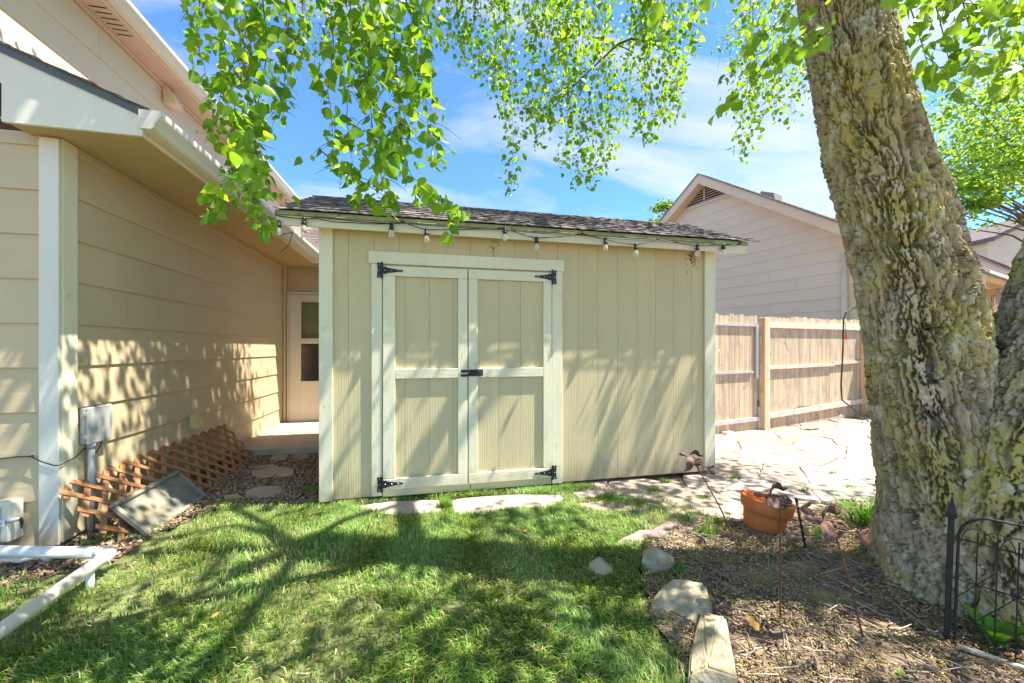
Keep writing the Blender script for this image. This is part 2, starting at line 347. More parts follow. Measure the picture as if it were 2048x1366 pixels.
m_grass = mat('grass_blades', (1, 1, 1), 0.5, 0.1, 3, bump=0, attr=True, trans=((1.5, 1.35, 0.7), 0.38), spec=0.25)
m_bark = mat('tree_bark', (0.40, 0.315, 0.215), 0.95, 0.45, 26, (1, 1, 0.4), 0.9, 80, (1, 1, 0.5), c2=(0.47, 0.39, 0.12), t2=(0.40, 0.62), s2=2.6, c3=(0.60, 0.56, 0.44), t3=(0.53, 0.66), s3=17)
m_twig = mat('twig_bark', (0.16, 0.11, 0.07), 0.9, 0.2, 20)
LEAFT = (0.42, 0.62, 0.03)
m_leaf = mat('leaf_green', [(0.08, 0.23, 0.018), (0.14, 0.32, 0.02), (0.21, 0.38, 0.03)], 0.42, 0.15, 20, bump=0.1, trans=(LEAFT, 0.48), spec=0.4)
m_leafs = mat('leaf_mass', (1, 1, 1), 0.45, 0.1, 8, bump=0, attr=True, trans=((2.3, 1.85, 0.9), 0.54), spec=0.35)
m_plant = mat('broad_leaf', (0.15, 0.35, 0.03), 0.45, 0.1, 12, trans=((0.40, 0.65, 0.05), 0.4))
m_glass = bpy.data.materials.new('bulb_glass'); m_glass.use_nodes = True
_g = m_glass.node_tree.nodes['Principled BSDF']; _g.inputs['Transmission Weight'].default_value = 1.0; _g.inputs['Roughness'].default_value = 0.03; _g.inputs['IOR'].default_value = 1.15; _g.inputs['Base Color'].default_value = (0.98, 0.96, 0.88, 1); _g.inputs['Transmission Weight'].default_value = 0.72; _g.inputs['IOR'].default_value = 1.45; _g.inputs['Roughness'].default_value = 0.08
m_pane = bpy.data.materials.new('window_glass'); m_pane.use_nodes = True
_nt = m_pane.node_tree; _b = _nt.nodes['Principled BSDF']; _b.inputs['Roughness'].default_value = 0.03; _b.inputs['Base Color'].default_value = (0.02, 0.02, 0.02, 1)
_tr = _nt.nodes.new('ShaderNodeBsdfTransparent'); _tr.inputs[0].default_value = (0.85, 0.88, 0.82, 1)
_mx = _nt.nodes.new('ShaderNodeMixShader'); _mx.inputs[0].default_value = 0.12
_nt.links.new(_tr.outputs[0], _mx.inputs[1]); _nt.links.new(_b.outputs[0], _mx.inputs[2]); _nt.links.new(_mx.outputs[0], _nt.nodes['Material Output'].inputs['Surface'])
m_blind = mat('window_blind', (0.55, 0.54, 0.52), 0.5, 0.03)
m_star = mat('red_star_paint', (0.45, 0.03, 0.03), 0.5)
m_label = mat('white_sticker', (0.8, 0.8, 0.8), 0.5, 0.02)
m_dry = mat('dry_leaf', (0.48, 0.28, 0.07), 0.7, 0.2, 20, trans=((0.5, 0.3, 0.06), 0.25))

# ================================================================== THE SETTING
def xy(p): return (p[0], p[1])
def zground(x, y):
    x = np.asarray(x, float); y = np.asarray(y, float)
    m = 0.05*np.exp(-(((x-2.75)/0.9)**2 + ((y-1.5)/0.8)**2))
    return GZ + m + 0.018*(fbm(x*1.3+9, y*1.3+4, o=3, seed=5)-0.5)
def patch(name, poly, res, dz, material, amp=0.0, asc=8.0, seed=1):
    xs = [p[0] for p in poly]; ys = [p[1] for p in poly]
    nx = int((max(xs)-min(xs))/res)+2; ny = int((max(ys)-min(ys))/res)+2
    X, Y = np.meshgrid(min(xs)+np.arange(nx)*res, min(ys)+np.arange(ny)*res)
    Z = zground(X, Y) + dz + amp*(fbm(X*asc, Y*asc, o=3, seed=seed)-0.5)
    idx = np.arange(nx*ny).reshape(ny, nx)
    F = np.stack([idx[:-1, :-1], idx[:-1, 1:], idx[1:, 1:], idx[1:, :-1]], -1).reshape(-1, 4)
    cx = (X[:-1, :-1]+res/2).ravel(); cy = (Y[:-1, :-1]+res/2).ravel()
    F = F[inpoly(cx, cy, poly)]
    V = np.stack([X.ravel(), Y.ravel(), Z.ravel()], -1)
    used = np.unique(F); rm = np.full(len(V), -1); rm[used] = np.arange(len(used))
    o = bpy.data.objects.new(name, arrays_mesh(name, V[used], rm[F], material, smooth=True)); link(o); o['kind'] = 'structure'; return o

structure('ground', MB().add([(-150, -150, -0.11), (150, -150, -0.11), (150, 150, -0.11), (-150, 150, -0.11)], [(0, 1, 2, 3)]), m_soil)
LAWN = [(-4.5, -2.5), (-4.5, 2.3)] + [xy(gd(*p)) for p in ((0, 1150), (240, 1118), (300, 1075), (430, 1018), (520, 1008), (640, 1012))] + [(-0.8, 3.6), (1.3, 3.6)] + \
       [xy(gd(*p)) for p in ((1330, 1000), (1420, 1035), (1350, 1060), (1290, 1100), (1285, 1160), (1310, 1250), (1385, 1366))] + [(0.95, 0.6), (0.9, -2.5)]
MULCH = [(0.9, -2.5), (0.95, 0.6)] + [xy(gd(*p)) for p in ((1385, 1366), (1310, 1250), (1285, 1160), (1290, 1100), (1350, 1060), (1420, 1035), (1480, 1050), (1600, 1040), (1690, 1005))] + [(4.0, 2.4), (5.5, 1.6), (5.5, -2.5)]
GRAVEL = [(-2.6, 2.6), (-2.2, 2.6)] + [xy(gd(*p)) for p in ((240, 1118), (300, 1075), (430, 1018), (520, 1008), (640, 1012))] + [(-0.7, 3.6), (-0.7, 5.2), (-2.4, 5.2)]
PATIO = [(1.15, 3.7), (1.5, 2.9), (1.95, 2.45), (2.6, 2.35), (4.2, 2.15), (7.0, 2.0), (9.2, 4.2), (8.6, 6.3), (2.9, 5.2), (2.9, 3.7)]
patch('lawn', LAWN, 0.08, 0.0, m_lawn, 0.012)
patch('mulch_bed', MULCH, 0.03, 0.012, m_mulchsoil, 0.035, 14)
patch('gravel_path', GRAVEL, 0.05, 0.004, m_soil, 0.02, 12)
patio = patch('patio', PATIO, 0.1, -0.012, m_sand, 0.008)

# concrete stoop before the door
structure('concrete_stoop', MB().box((-2.31, 5.1, -0.1), (0.4, 6.955, 0.06), 0.012), m_conc)

# flagstones: irregular cells with recessed joints
def clip(poly, p, n):
    out = []
    for i in range(len(poly)):
        a, b = poly[i], poly[(i+1) % len(poly)]
        da = (a[0]-p[0])*n[0] + (a[1]-p[1])*n[1]; db = (b[0]-p[0])*n[0] + (b[1]-p[1])*n[1]
        if da <= 0: out.append(a)
        if (da < 0) != (db < 0) and abs(da-db) > 1e-9:
            t = da/(da-db); out.append((a[0]+(b[0]-a[0])*t, a[1]+(b[1]-a[1])*t))
    return out
def roughen(poly, amp, rnd):
    out = []
    for i in range(len(poly)):
        a = Vector((*poly[i], 0)); b = Vector((*poly[(i+1) % len(poly)], 0)); L = (b-a).length; n = max(1, int(L/0.10))
        for k in range(n):
            q = a.lerp(b, k/n); out.append((q.x + rnd.uniform(-amp, amp), q.y + rnd.uniform(-amp, amp)))
    return out
def chaikin(poly, n=1):
    for _ in range(n):
        q = []
        for i in range(len(poly)):
            a, b = poly[i], poly[(i+1) % len(poly)]
            q += [(a[0]*.8+b[0]*.2, a[1]*.8+b[1]*.2), (a[0]*.2+b[0]*.8, a[1]*.2+b[1]*.8)]
        poly = q
    return poly
def stone_mesh(poly, z, t, rnd):
    """a flat stone: wandering outline, rounded arris, slightly tilted top."""
    cx = sum(p[0] for p in poly)/len(poly); cy = sum(p[1] for p in poly)/len(poly)
    sx, sy = rnd.uniform(-0.012, 0.012), rnd.uniform(-0.012, 0.012); n = len(poly); vs = []
    for s, dz in ((1.0, -t), (1.0, -0.010), (0.97, 0.0)):
        for p in poly:
            x = cx+(p[0]-cx)*s; y = cy+(p[1]-cy)*s; vs.append((x, y, z+dz+(x-cx)*sx+(y-cy)*sy+(rnd.uniform(-0.002, 0.002) if dz > -0.02 else 0)))
    vs.append((cx, cy, z+rnd.uniform(0, 0.004)))
    fs = [(r*n+i, r*n+(i+1) % n, (r+1)*n+(i+1) % n, (r+1)*n+i) for r in (0, 1) for i in range(n)] + [(2*n+i, 2*n+(i+1) % n, 3*n) for i in range(n)]
    return MB().add(vs, fs)
rs = random.Random(21)
seeds = []
for gx in range(0, 22):
    for gy in range(0, 14):
        x = 0.9 + gx*0.72 + rs.uniform(-0.3, 0.3) + (gy % 2)*0.3; y = 1.9 + gy*0.44 + rs.uniform(-0.18, 0.18); seeds.append((x, y))
inside = inpoly(np.array([s[0] for s in seeds]), np.array([s[1] for s in seeds]), PATIO)
for i, s in enumerate(seeds):
    if not inside[i]: continue
    if -0.9 < s[0] < 2.75 and s[1] > 3.62: continue
    if s[1] > 4.72 + (s[0]-3.2)*0.225 - 0.05: continue
    if s[0] > 6.9 and s[1] < 3.0: continue
    pl_ = [(s[0]-1.2, s[1]-1.2), (s[0]+1.2, s[1]-1.2), (s[0]+1.2, s[1]+1.2), (s[0]-1.2, s[1]+1.2)]
    for q in seeds:
        if q == s or abs(q[0]-s[0]) > 2.4 or abs(q[1]-s[1]) > 2.4: continue
        d = Vector((q[0]-s[0], q[1]-s[1])); L = d.length; d /= L
        pl_ = clip(pl_, (s[0]+d.x*(L/2-0.005), s[1]+d.y*(L/2-0.005)), d)
    if len(pl_) < 3: continue
    mb = stone_mesh(roughen(pl_, 0.009, rs), float(zground(*s)) + 0.012 + rs.uniform(-0.003, 0.004), 0.05, rs)
    part(patio, 'flagstone', mb, m_stone)
LAWNSTONES = []
for k, pp in enumerate([[(700, 1016), (770, 1006), (880, 1001), (888, 1026), (800, 1032), (725, 1029)], [(895, 1000), (1010, 991), (1122, 993), (1134, 1006), (1090, 1021), (960, 1031), (907, 1029)],
           [(1142, 988), (1205, 979), (1212, 994), (1160, 1002)], [(1290, 1080), (1335, 1042), (1392, 1060), (1388, 1078), (1330, 1084)], [(1222, 1094), (1288, 1062), (1308, 1068), (1282, 1090)],
           [(1172, 1140), (1198, 1112), (1234, 1150), (1204, 1158)], [(1150, 1012), (1230, 1000), (1330, 1012), (1290, 1024), (1190, 1026)], [(1310, 1102), (1372, 1084), (1392, 1096), (1345, 1112)]]):
    poly = [xy(gd(*p)) for p in pp]; LAWNSTONES.append(poly)
    c = np.mean(np.array(poly), 0)
    part(patio, 'flagstone', stone_mesh(roughen(chaikin(poly, 2), 0.010, rs), float(zground(*c))+0.013, 0.06, rs), m_purple if k == 3 else m_stone)
# stepping stones in the gravel strip
gp = [o for o in bpy.data.objects if o.name == 'gravel_path'][0]
for pp in ([(488, 990), (510, 978), (560, 976), (570, 986), (540, 998), (500, 1000)], [(500, 952), (512, 938), (545, 934), (560, 942), (550, 958), (515, 962)], [(545, 948), (562, 938), (588, 944), (584, 957), (555, 960)],
           [(532, 926), (548, 912), (580, 912), (570, 924)], [(580, 914), (612, 910), (622, 918), (600, 926)], [(440, 1000), (470, 992), (488, 1000), (470, 1012)]):
    poly = [xy(gd(*p)) for p in pp]; LAWNSTONES.append(poly); c = np.mean(np.array(poly), 0)
    part(gp, 'stepping_stone', stone_mesh(roughen(chaikin(poly, 2), 0.010, rs), float(zground(*c))+0.028, 0.06, rs), m_stone)

# ================================================================== LEFT HOUSE
HX, HY = -2.32, 3.03                       # side wall plane and front wall plane
house = thing('house', 'tan lap-sided house with white gutter and deep eave on the left', 'house', (HX, HY, 0))
EXP = 0.281; Z0 = 0.007
def lap_mesh(name, L, axis, material, h=EXP+0.02):
    """one lap board: bottom edge stands 16 mm proud; runs along +axis from 0 to L; face looks to +X (axis Y) or -Y (axis X)."""
    prof = [(0.0, 0.0), (0.016, 0.0), (0.0175, 0.004), (0.003, h), (0.0, h)]
    if axis == 'Y': pts = [(a, 0, z) for a, z in prof]; off = (0, L, 0)
    else: pts = [(0, -a, z) for a, z in prof]; off = (L, 0, 0)
    return MB().prism(pts, off).mesh(name, material)
wall = part(house, 'wall', MB().box((HX-0.12, HY, -0.1), (HX-0.002, 6.96, 2.62)), m_siding)
for k in range(0, 10):
    z = Z0 + EXP*k; h = EXP+0.02 if k < 9 else 0.064
    cuts = [3.10, {0: 4.7, 1: 5.6, 2: 3.95, 3: 5.2, 4: 4.9, 5: 3.6, 6: 5.9, 7: 4.4, 8: 5.4, 9: 4.8}[k], 6.95]
    for a, b in zip(cuts, cuts[1:]):
        o = inst(wall, 'siding_board', lap_mesh('siding_board', b-a-0.003, 'Y', m_siding, h), (HX, a, z))
fwall = part(house, 'wall', MB().box((-4.6, HY+0.002, -0.1), (HX-0.13, HY+0.12, 2.62)), m_siding_f)
me_f = lap_mesh('siding_board', 2.0, 'X', m_siding_f); me_f9 = lap_mesh('siding_board', 2.0, 'X', m_siding_f, 0.064)
for k in range(0, 10): inst(fwall, 'siding_board', me_f if k < 9 else me_f9, (-2.405-2.0, HY, Z0+EXP*k-0.003))
part(house, 'corner_board', MB().box((-2.402, HY-0.024, 0.0), (HX+0.022, HY-0.001, 2.585), 0.003), m_corner)
part(house, 'corner_board', MB().box((HX+0.001, HY, 0.005), (HX+0.0245, HY+0.112, 2.596), 0.003), m_trim)
part(house, 'foundation', MB().box((-4.5, HY+0.03, -0.11), (HX-0.03, 6.9, 0.0)), m_conc)
part(house, 'frieze_board', MB().box((HX+0.001, HY+0.114, 2.545), (HX+0.021, 6.94, 2.598), 0.003), m_siding)

# soffit, fascia, gutter, rake return
SZ = 2.60; EX = -1.74; EY = 2.83; WY = 6.96; WE = 6.51
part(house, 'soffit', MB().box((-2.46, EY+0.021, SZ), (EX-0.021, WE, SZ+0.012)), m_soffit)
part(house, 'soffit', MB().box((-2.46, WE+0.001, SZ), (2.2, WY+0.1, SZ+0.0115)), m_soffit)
part(house, 'fascia', MB().box((EX-0.02, EY+0.02, SZ-0.022), (EX, WE+0.02, SZ+0.125), 0.003), m_trim)
part(house, 'fascia', MB().box((EX-0.02, WE, SZ-0.021), (2.2, WE+0.02, SZ+0.124), 0.003), m_trimh)
def gutter_mb(x0, ya, yb, zb, w=0.12, h=0.115, t=0.003):
    pr = [(0, h), (0, 0), (0.55*w, 0), (0.66*w, 0.012), (0.72*w, 0.035), (0.86*w, 0.06), (0.97*w, 0.078), (w, 0.092), (w, h), (w-0.014, h), (w-0.014, h-t)]
    inn = [(w-t, h-t), (w-t, 0.093), (0.97*w-t, 0.079), (0.85*w-t, 0.062), (0.70*w-t, 0.036), (0.63*w, 0.014), (0.53*w, t), (t, t), (t, h)]
    poly = [Vector((x0+a, ya, zb+b)) for a, b in pr + inn]; off = Vector((0, yb-ya, 0)); n = len(poly); mb = MB()
    mb.add(poly + [p+off for p in poly], [(i, n+i, n+(i+1) % n, (i+1) % n) for i in range(n)])
    cap = [Vector((x0+a, ya, zb+b)) for a, b in pr[:9]]
    mb.prism([c - Vector((0, 0.003, 0)) for c in cap], (0, 0.003, 0)); return mb
gut = part(house, 'gutter', gutter_mb(EX+0.001, 2.80, WE-0.02, SZ+0.005), m_gutter)
# gutter along the wing over the door
wg = MB(); pr = [(0, .115), (0, 0), (-.066, 0), (-.08, .012), (-.088, .035), (-.104, .06), (-.118, .08), (-.12, .115)]
wg.prism([(EX+0.125, WE+a-0.001, SZ+0.006+b) for a, b in pr], (3.8, 0, 0)); part(house, 'gutter', wg, m_gutter)
PITCH = 0.41
def lowroof(x): return SZ+0.135 + (EX-x)*PITCH
# rake return: the broad white board closing the eave end
A = on_plane(3, 128, (0, EY), (0, 1)); B_ = on_plane(3, 243, (0, EY), (0, 1)); C_ = on_plane(285, 265, (0, EY), (0, 1)); D_ = on_plane(284, 240, (0, EY), (0, 1))
part(house, 'rake_board', MB().prism([(A.x, EY, lowroof(A.x)-0.035), (B_.x, EY, SZ-0.025), (EX+0.002, EY, SZ-0.028), (EX+0.002, EY, lowroof(EX)-0.045)], (0, 0.02, 0)), m_corner)
part(house, 'rake_board', MB().prism([(A.x-0.001, EY+0.001, lowroof(A.x)-0.035), (A.x-0.001, EY+0.001, lowroof(A.x)-0.22), (-3.3, EY+0.001, lowroof(-3.3)-0.22), (-3.3, EY+0.001, lowroof(-3.3)-0.035)], (0, 0.02, 0)), m_corner)
part(house, 'drip_edge', MB().prism([(EX+0.02, EY-0.012, lowroof(EX)-0.05), (EX+0.02, EY-0.012, lowroof(EX)+0.002), (-3.3, EY-0.012, lowroof(-3.3)+0.002), (-3.3, EY-0.012, lowroof(-3.3)-0.05)], (0, 0.011, 0)), mat('drip_edge_metal', (0.10, 0.12, 0.12), 0.4, 0.1, 6))
roofL = part(house, 'roof', MB().prism([(EX+0.03, EY-0.02, lowroof(EX)-0.004), (-3.3, EY-0.02, lowroof(-3.3)-0.004), (-3.3, EY-0.02, lowroof(-3.3)+0.004), (EX+0.03, EY-0.02, lowroof(EX)+0.004)], (0, 7.2, 0)), m_shingle)
rs2 = random.Random(5)
for k in range(12):                                    # shingle courses, seen edge-on along the rake
    x1 = EX+0.045-k*0.135; x0 = x1-0.17; y0 = EY-0.03+rs2.uniform(-0.01, 0.008)
    part(roofL, 'shingle', MB().prism([(x1, y0, lowroof(x1)+0.006+rs2.uniform(0, 0.006)), (x1, y0, lowroof(x1)+0.017+rs2.uniform(0, .004)), (x0, y0, lowroof(x0)+0.008), (x0, y0, lowroof(x0)+0.003)], (0, 3.6, 0)), m_shingle)
# wing roof rising behind the shed
def wroof(y): return SZ+0.135+(y-WE)*PITCH
roofW = part(house, 'roof', MB().prism([(-3.3, WE-0.03, wroof(WE)-0.006), (-3.3, 11.0, wroof(11.0)-0.006), (-3.3, 11.0, wroof(11.0)+0.003), (-3.3, WE-0.03, wroof(WE)+0.003)], (5.6, 0, 0)), m_shingle)
for k in range(30):
    y0 = WE-0.045+k*0.14
    for j in range(8):
        xa = -2.6+j*0.31+(k % 2)*0.15+rs2.uniform(-.02, .02)
        if xa + 0.3 < -1.74-(y0-WE) or k > 16 and j % 2: continue
        part(roofW, 'shingle', MB().prism([(xa, y0, wroof(y0)+0.008), (xa, y0, wroof(y0)+0.020+rs2.uniform(0, .006)), (xa, y0+0.17, wroof(y0+0.17)+0.009), (xa, y0+0.17, wroof(y0+0.17)+0.004)], (0.305, 0, 0)), m_shingle)

# wing wall with the storm door
wwall = part(house, 'wall', MB().box((-2.30, WY, -0.1), (2.2, WY+0.1, 2.6)), m_siding_f)
me_w = lap_mesh('siding_board', 3.2, 'X', m_siding_f)
for k, (z, hh) in enumerate(((2.19, 0.24), (2.42, 0.17))): inst(wwall, 'siding_board', lap_mesh('siding_board', 3.6, 'X', m_siding_f, hh), (-2.24, WY-0.001, z))
for k in range(8): inst(wwall, 'siding_board', me_w, (-1.20, WY-0.001, Z0+EXP*k))
part(house, 'corner_board', MB().box((HX+0.02, WY-0.075, 0.06), (HX+0.055, WY-0.002, 2.595), 0.003), m_siding)
DX0, DX1, DZ0, DZ1 = -2.255, -1.25, 0.065, 2.18
door = part(house, 'door', MB().box((DX0+0.045, WY-0.025, DZ0+0.01), (DX0+0.20, WY-0.062, DZ1-0.05), 0.004).box((DX1-0.20, WY-0.025, DZ0+0.01), (DX1-0.045, WY-0.062, DZ1-0.05), 0.004)
            .box((DX0+0.2, WY-0.026, 2.03), (DX1-0.2, WY-0.061, DZ1-0.05), 0.004).box((DX0+0.2, WY-0.026, DZ0+0.01), (DX1-0.2, WY-0.061, 0.70), 0.004), m_doorw, label='white storm door with two stacked panes')
part(door, 'door_frame', MB().box((DX0, WY-0.05, DZ0), (DX0+0.042, WY-0.002, DZ1), 0.004).box((DX1-0.042, WY-0.05, DZ0), (DX1, WY-0.002, DZ1), 0.004).box((DX0+0.043, WY-0.05, DZ1-0.045), (DX1-0.043, WY-0.002, DZ1), 0.004), m_doorw)
part(door, 'threshold', MB().box((DX0+0.043, WY-0.09, 0.061), (DX1-0.043, WY-0.005, 0.078), 0.004), m_galv)
part(door, 'meeting_rail', MB().box((DX0+0.19, WY-0.068, 1.345), (DX1-0.19, WY-0.03, 1.40), 0.004), m_doorw)
for lo, hi in ((0.70, 1.345), (1.40, 2.03)):
    fr = MB(); x0, x1 = DX0+0.198, DX1-0.198
    fr.box((x0, WY-0.069, lo), (x0+0.018, WY-0.03, hi), 0.003).box((x1-0.018, WY-0.069, lo), (x1, WY-0.03, hi), 0.003).box((x0+0.019, WY-0.068, hi-0.016), (x1-0.019, WY-0.03, hi), 0.003).box((x0+0.019, WY-0.068, lo), (x1-0.019, WY-0.03, lo+0.016), 0.003)
    part(door, 'pane_frame', fr, m_gutter)
part(door, 'pane', MB().box((DX0+0.217, WY-0.048, 1.40), (DX1-0.217, WY-0.044, 2.015)), m_pane)
part(door, 'pane', MB().box((DX0+0.217, WY-0.048, 0.715), (DX1-0.217, WY-0.044, 1.345)), m_dkpane)
inn = MB().box((DX0+0.06, WY-0.02, DZ0+0.02), (DX1-0.06, WY-0.004, DZ1-0.06))
for xa in (DX0+0.24, DX0+0.53):
    for za, zb in ((1.47, 1.72), (1.80, 2.0)):
        inn.box((xa, WY-0.023, za), (xa+0.22, WY-0.0195, zb)).box((xa+0.03, WY-0.029, za+0.03), (xa+0.19, WY-0.022, zb-0.03), 0.003)
part(door, 'inner_door', inn, m_inner)
part(door, 'hinge', MB().box((DX0+0.036, WY-0.066, 1.95), (DX0+0.052, WY-0.051, 2.05), 0.002).box((DX0+0.036, WY-0.066, 1.1), (DX0+0.052, WY-0.051, 1.2), 0.002).box((DX0+0.036, WY-0.066, 0.3), (DX0+0.052, WY-0.051, 0.4), 0.002), m_gutter)

# upper storey
UX, UZ, UY1 = -3.30, 4.60, 9.9
uw = part(house, 'wall', MB().box((UX-0.15, 2.9, 2.7), (UX-0.002, UY1, UZ+0.02)), m_nsid)
for k in range(0, 6):
    z = 3.10 + EXP*k; h = min(EXP+0.02, UZ-0.002-z)
    cuts = [2.9, {0: 5.0, 1: 6.1, 2: 4.3, 3: 5.7, 4: 4.75, 5: 6.4}[k], UY1]
    for a, b in zip(cuts, cuts[1:]): inst(uw, 'siding_board', lap_mesh('siding_board', b-a-0.004, 'Y', m_nsid, h), (UX, a, z))
UE = -3.03
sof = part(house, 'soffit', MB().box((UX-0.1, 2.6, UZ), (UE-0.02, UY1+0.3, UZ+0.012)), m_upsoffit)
for yy in (4.55, 4.62, 4.69, 4.76, 4.83, 4.90): part(sof, 'vent_slot', MB().box((UX+0.06, yy, UZ-0.003), (UX+0.20, yy+0.012, UZ-0.0005)), m_dark)
for yy in (7.0, 7.08, 7.16, 7.24): part(sof, 'vent_slot', MB().box((UX+0.06, yy, UZ-0.003), (UX+0.20, yy+0.012, UZ-0.0005)), m_dark)
part(house, 'fascia', MB().box((UE-0.02, 2.6, UZ-0.022), (UE, UY1+0.3, UZ+0.125), 0.003), m_ntrim)
part(house, 'gutter', gutter_mb(UE+0.001, 2.55, UY1+0.32, UZ+0.0), m_gutter)
part(house, 'frieze_board', MB().box((UX+0.019, 2.9, UZ-0.05), (UX+0.032, UY1, UZ-0.001), 0.003), m_ntrim)
part(house, 'roof', MB().prism([(UE+0.03, 2.5, UZ+0.125), (UE+0.03, 2.5, UZ+0.15), (UE-4, 2.5, UZ+0.15+4*PITCH), (UE-4, 2.5, UZ+0.125+4*PITCH)], (0, UY1-2.1, 0)), m_shingle)
# wall vent hood under the upper soffit, dryer vent by the lattice
vy = 5.70
part(house, 'vent_hood', MB().prism([(UX+0.018, vy, 4.36), (UX+0.018, vy, 4.585), (UX+0.06, vy, 4.585), (UX+0.155, vy, 4.40), (UX+0.155, vy, 4.36)], (0, 0.17, 0)), m_ntrim)
vp = on_plane(380, 838, (HX+0.02, 0), (1, 0))
part(house, 'dryer_vent', MB().prism([(HX+0.015, vp.y, 0.46), (HX+0.015, vp.y, 0.60), (HX+0.03, vp.y, 0.60), (HX+0.085, vp.y, 0.47), (HX+0.085, vp.y, 0.46)], (0, 0.125, 0)), m_vent)
# flue on the low roof
fx, fy = -2.74, 6.9
flue = part(house, 'flue_pipe', MB().lathe([(0.10, 3.0), (0.10, 4.68), (0.12, 4.70)], (fx, fy, 0), 24), m_galv, True)
fc = MB().lathe([(0.0, 4.98), (0.17, 4.96), (0.185, 4.94), (0.185, 4.915), (0.17, 4.905)], (fx, fy, 0), 28).lathe([(0.12, 4.69), (0.185, 4.74), (0.185, 4.76), (0.17, 4.765)], (fx, fy, 0), 28)
part(flue, 'flue_cap', fc, m_gutter, True)
fg = MB()
for k in range(28):
    an = 2*math.pi*k/28; fg.box((fx+0.176*math.cos(an)-0.005, fy+0.176*math.sin(an)-0.005, 4.755), (fx+0.176*math.cos(an)+0.005, fy+0.176*math.sin(an)+0.005, 4.92))
for zz in (4.81, 4.865): fg.tube([(fx+0.176*math.cos(2*math.pi*k/28), fy+0.176*math.sin(2*math.pi*k/28), zz) for k in range(29)], 0.005, 5, False)
part(flue, 'flue_grille', fg, m_gutter)
part(flue, 'flue_core', MB().lathe([(0.09, 4.69), (0.15, 4.75), (0.15, 4.93), (0.0, 4.94)], (fx, fy, 0), 20), m_dark)

# ================================================================== THE SHED
SX0, SX1, SY = -0.868, 2.83, 3.42
shed = thing('shed', 'khaki garden shed with cream double doors and grey shingle roof', 'shed', (SX0, SY, 0))
swall = part(shed, 'wall', MB().box((SX0+0.01, SY+0.012, 0.0), (SX1-0.01, SY+0.05, 2.26)).box((SX0+0.01, SY+0.051, 0.0), (SX0+0.05, 5.4, 2.3)).box((SX1-0.05, SY+0.051, 0.0), (SX1-0.01, 5.4, 2.3))
             .box((SX0+0.05, 5.36, 0), (SX1-0.05, 5.4, 2.3)), m_backing)
gx0 = 1.375 - 0.2025*11
grooves = [gx0 + 0.2025*k for k in range(-1, 21)]
edges = [SX0+0.012] + [g for g in grooves if SX0+0.05 < g < SX1-0.03] + [SX1-0.012]
rs3 = random.Random(3)
for a, b in zip(edges, edges[1:]):
    part(swall, 'siding_panel', MB().box((a+0.0009, SY, 0.004+(rs3.uniform(0, .012) if a > 1.5 else 0)), (b-0.0009, SY+0.0125, 2.255), 0.0008), m_shed)
for xa, sgn in ((SX0+0.01, -1), (SX1-0.01, 1)):
    for k in range(9):
        part(swall, 'siding_panel', MB().box((xa if sgn > 0 else xa-0.012, SY+0.03+k*0.2025+0.003, 0.004), (xa+0.012 if sgn > 0 else xa, SY+0.03+(k+1)*0.2025-0.003, 2.28), 0.003), m_shed)
# corner trims
part(shed, 'corner_trim', MB().box((SX0-0.004, SY-0.022, -0.003), (SX0+0.100, SY-0.001, 2.235), 0.003), m_trim)
part(shed, 'corner_trim', MB().box((SX1-0.100, SY-0.022, 0.02), (SX1+0.004, SY-0.001, 2.235), 0.003), m_trim)
part(shed, 'corner_trim', MB().box((SX1+0.005, SY-0.02, 0.02), (SX1+0.024, SY+0.08, 2.235), 0.003), m_trim)
# door casing, header, sill
k_ = (SY-0.03)/SY
part(shed, 'header_trim', MB().box((-0.490, SY-0.028, 1.962), (1.228, SY-0.001, 2.066), 0.003), m_trimh)
part(shed, 'door_casing', MB().box((-0.466, SY-0.026, 0.012), (-0.381, SY-0.001, 1.960), 0.003), m_trim)
part(shed, 'door_casing', MB().box((1.112, SY-0.026, 0.004), (1.212, SY-0.001, 1.960), 0.003), m_trim)
part(shed, 'sill_board', MB().box((-0.378, SY-0.018, 0.0), (0.36, SY-0.001, 0.078), 0.003), m_sill)
part(shed, 'sill_board', MB().box((0.364, SY-0.018, 0.0), (1.108, SY-0.001, 0.078), 0.003), m_sill)
DF = SY-0.034; DB = SY-0.004
def shed_door(x0, x1, sl, sr, side):
    zb, zt = 0.062, 1.945
    lab = 'left leaf of the shed double door' if side < 0 else 'right leaf of the shed double door with the latch'
    d = part(shed, 'door', MB().box((x0+0.004, DB+0.0005, zb+0.003), (x1-0.004, SY-0.001, zt-0.003)), m_backing, label=lab)
    part(d, 'stile', MB().box((x0, DF, 0.155), (x0+sl, DB, zt-0.085), 0.003), m_trim)
    part(d, 'stile', MB().box((x1-sr, DF, 0.155), (x1, DB, zt-0.085), 0.003), m_trim)
    part(d, 'rail', MB().box((x0, DF-0.0005, zt-0.084), (x1, DB, zt), 0.003), m_trimh)
    part(d, 'rail', MB().box((x0, DF-0.0005, zb), (x1, DB, 0.154), 0.003), m_trimh)
    part(d, 'rail', MB().box((x0+sl+0.001, DF, 0.995), (x1-sr-0.001, DB, 1.077), 0.003), m_trimh)
    gs = [x0+sl] + [g for g in [gx0+0.2025*k+0.05 for k in range(20)] if x0+sl+0.04 < g < x1-sr-0.04] + [x1-sr]
    for za, zc in ((0.155, 0.995), (1.078, zt-0.085)):
        for a, b in zip(gs, gs[1:]): part(d, 'panel', MB().box((a+0.0009, DB-0.006, za+0.001), (b-0.0009, DB+0.0003, zc-0.001), 0.0008), m_shed)
    return d
dl = shed_door(-0.374, 0.333, 0.100, 0.082, -1)
dr = shed_door(0.343, 1.105, 0.080, 0.078, 1)
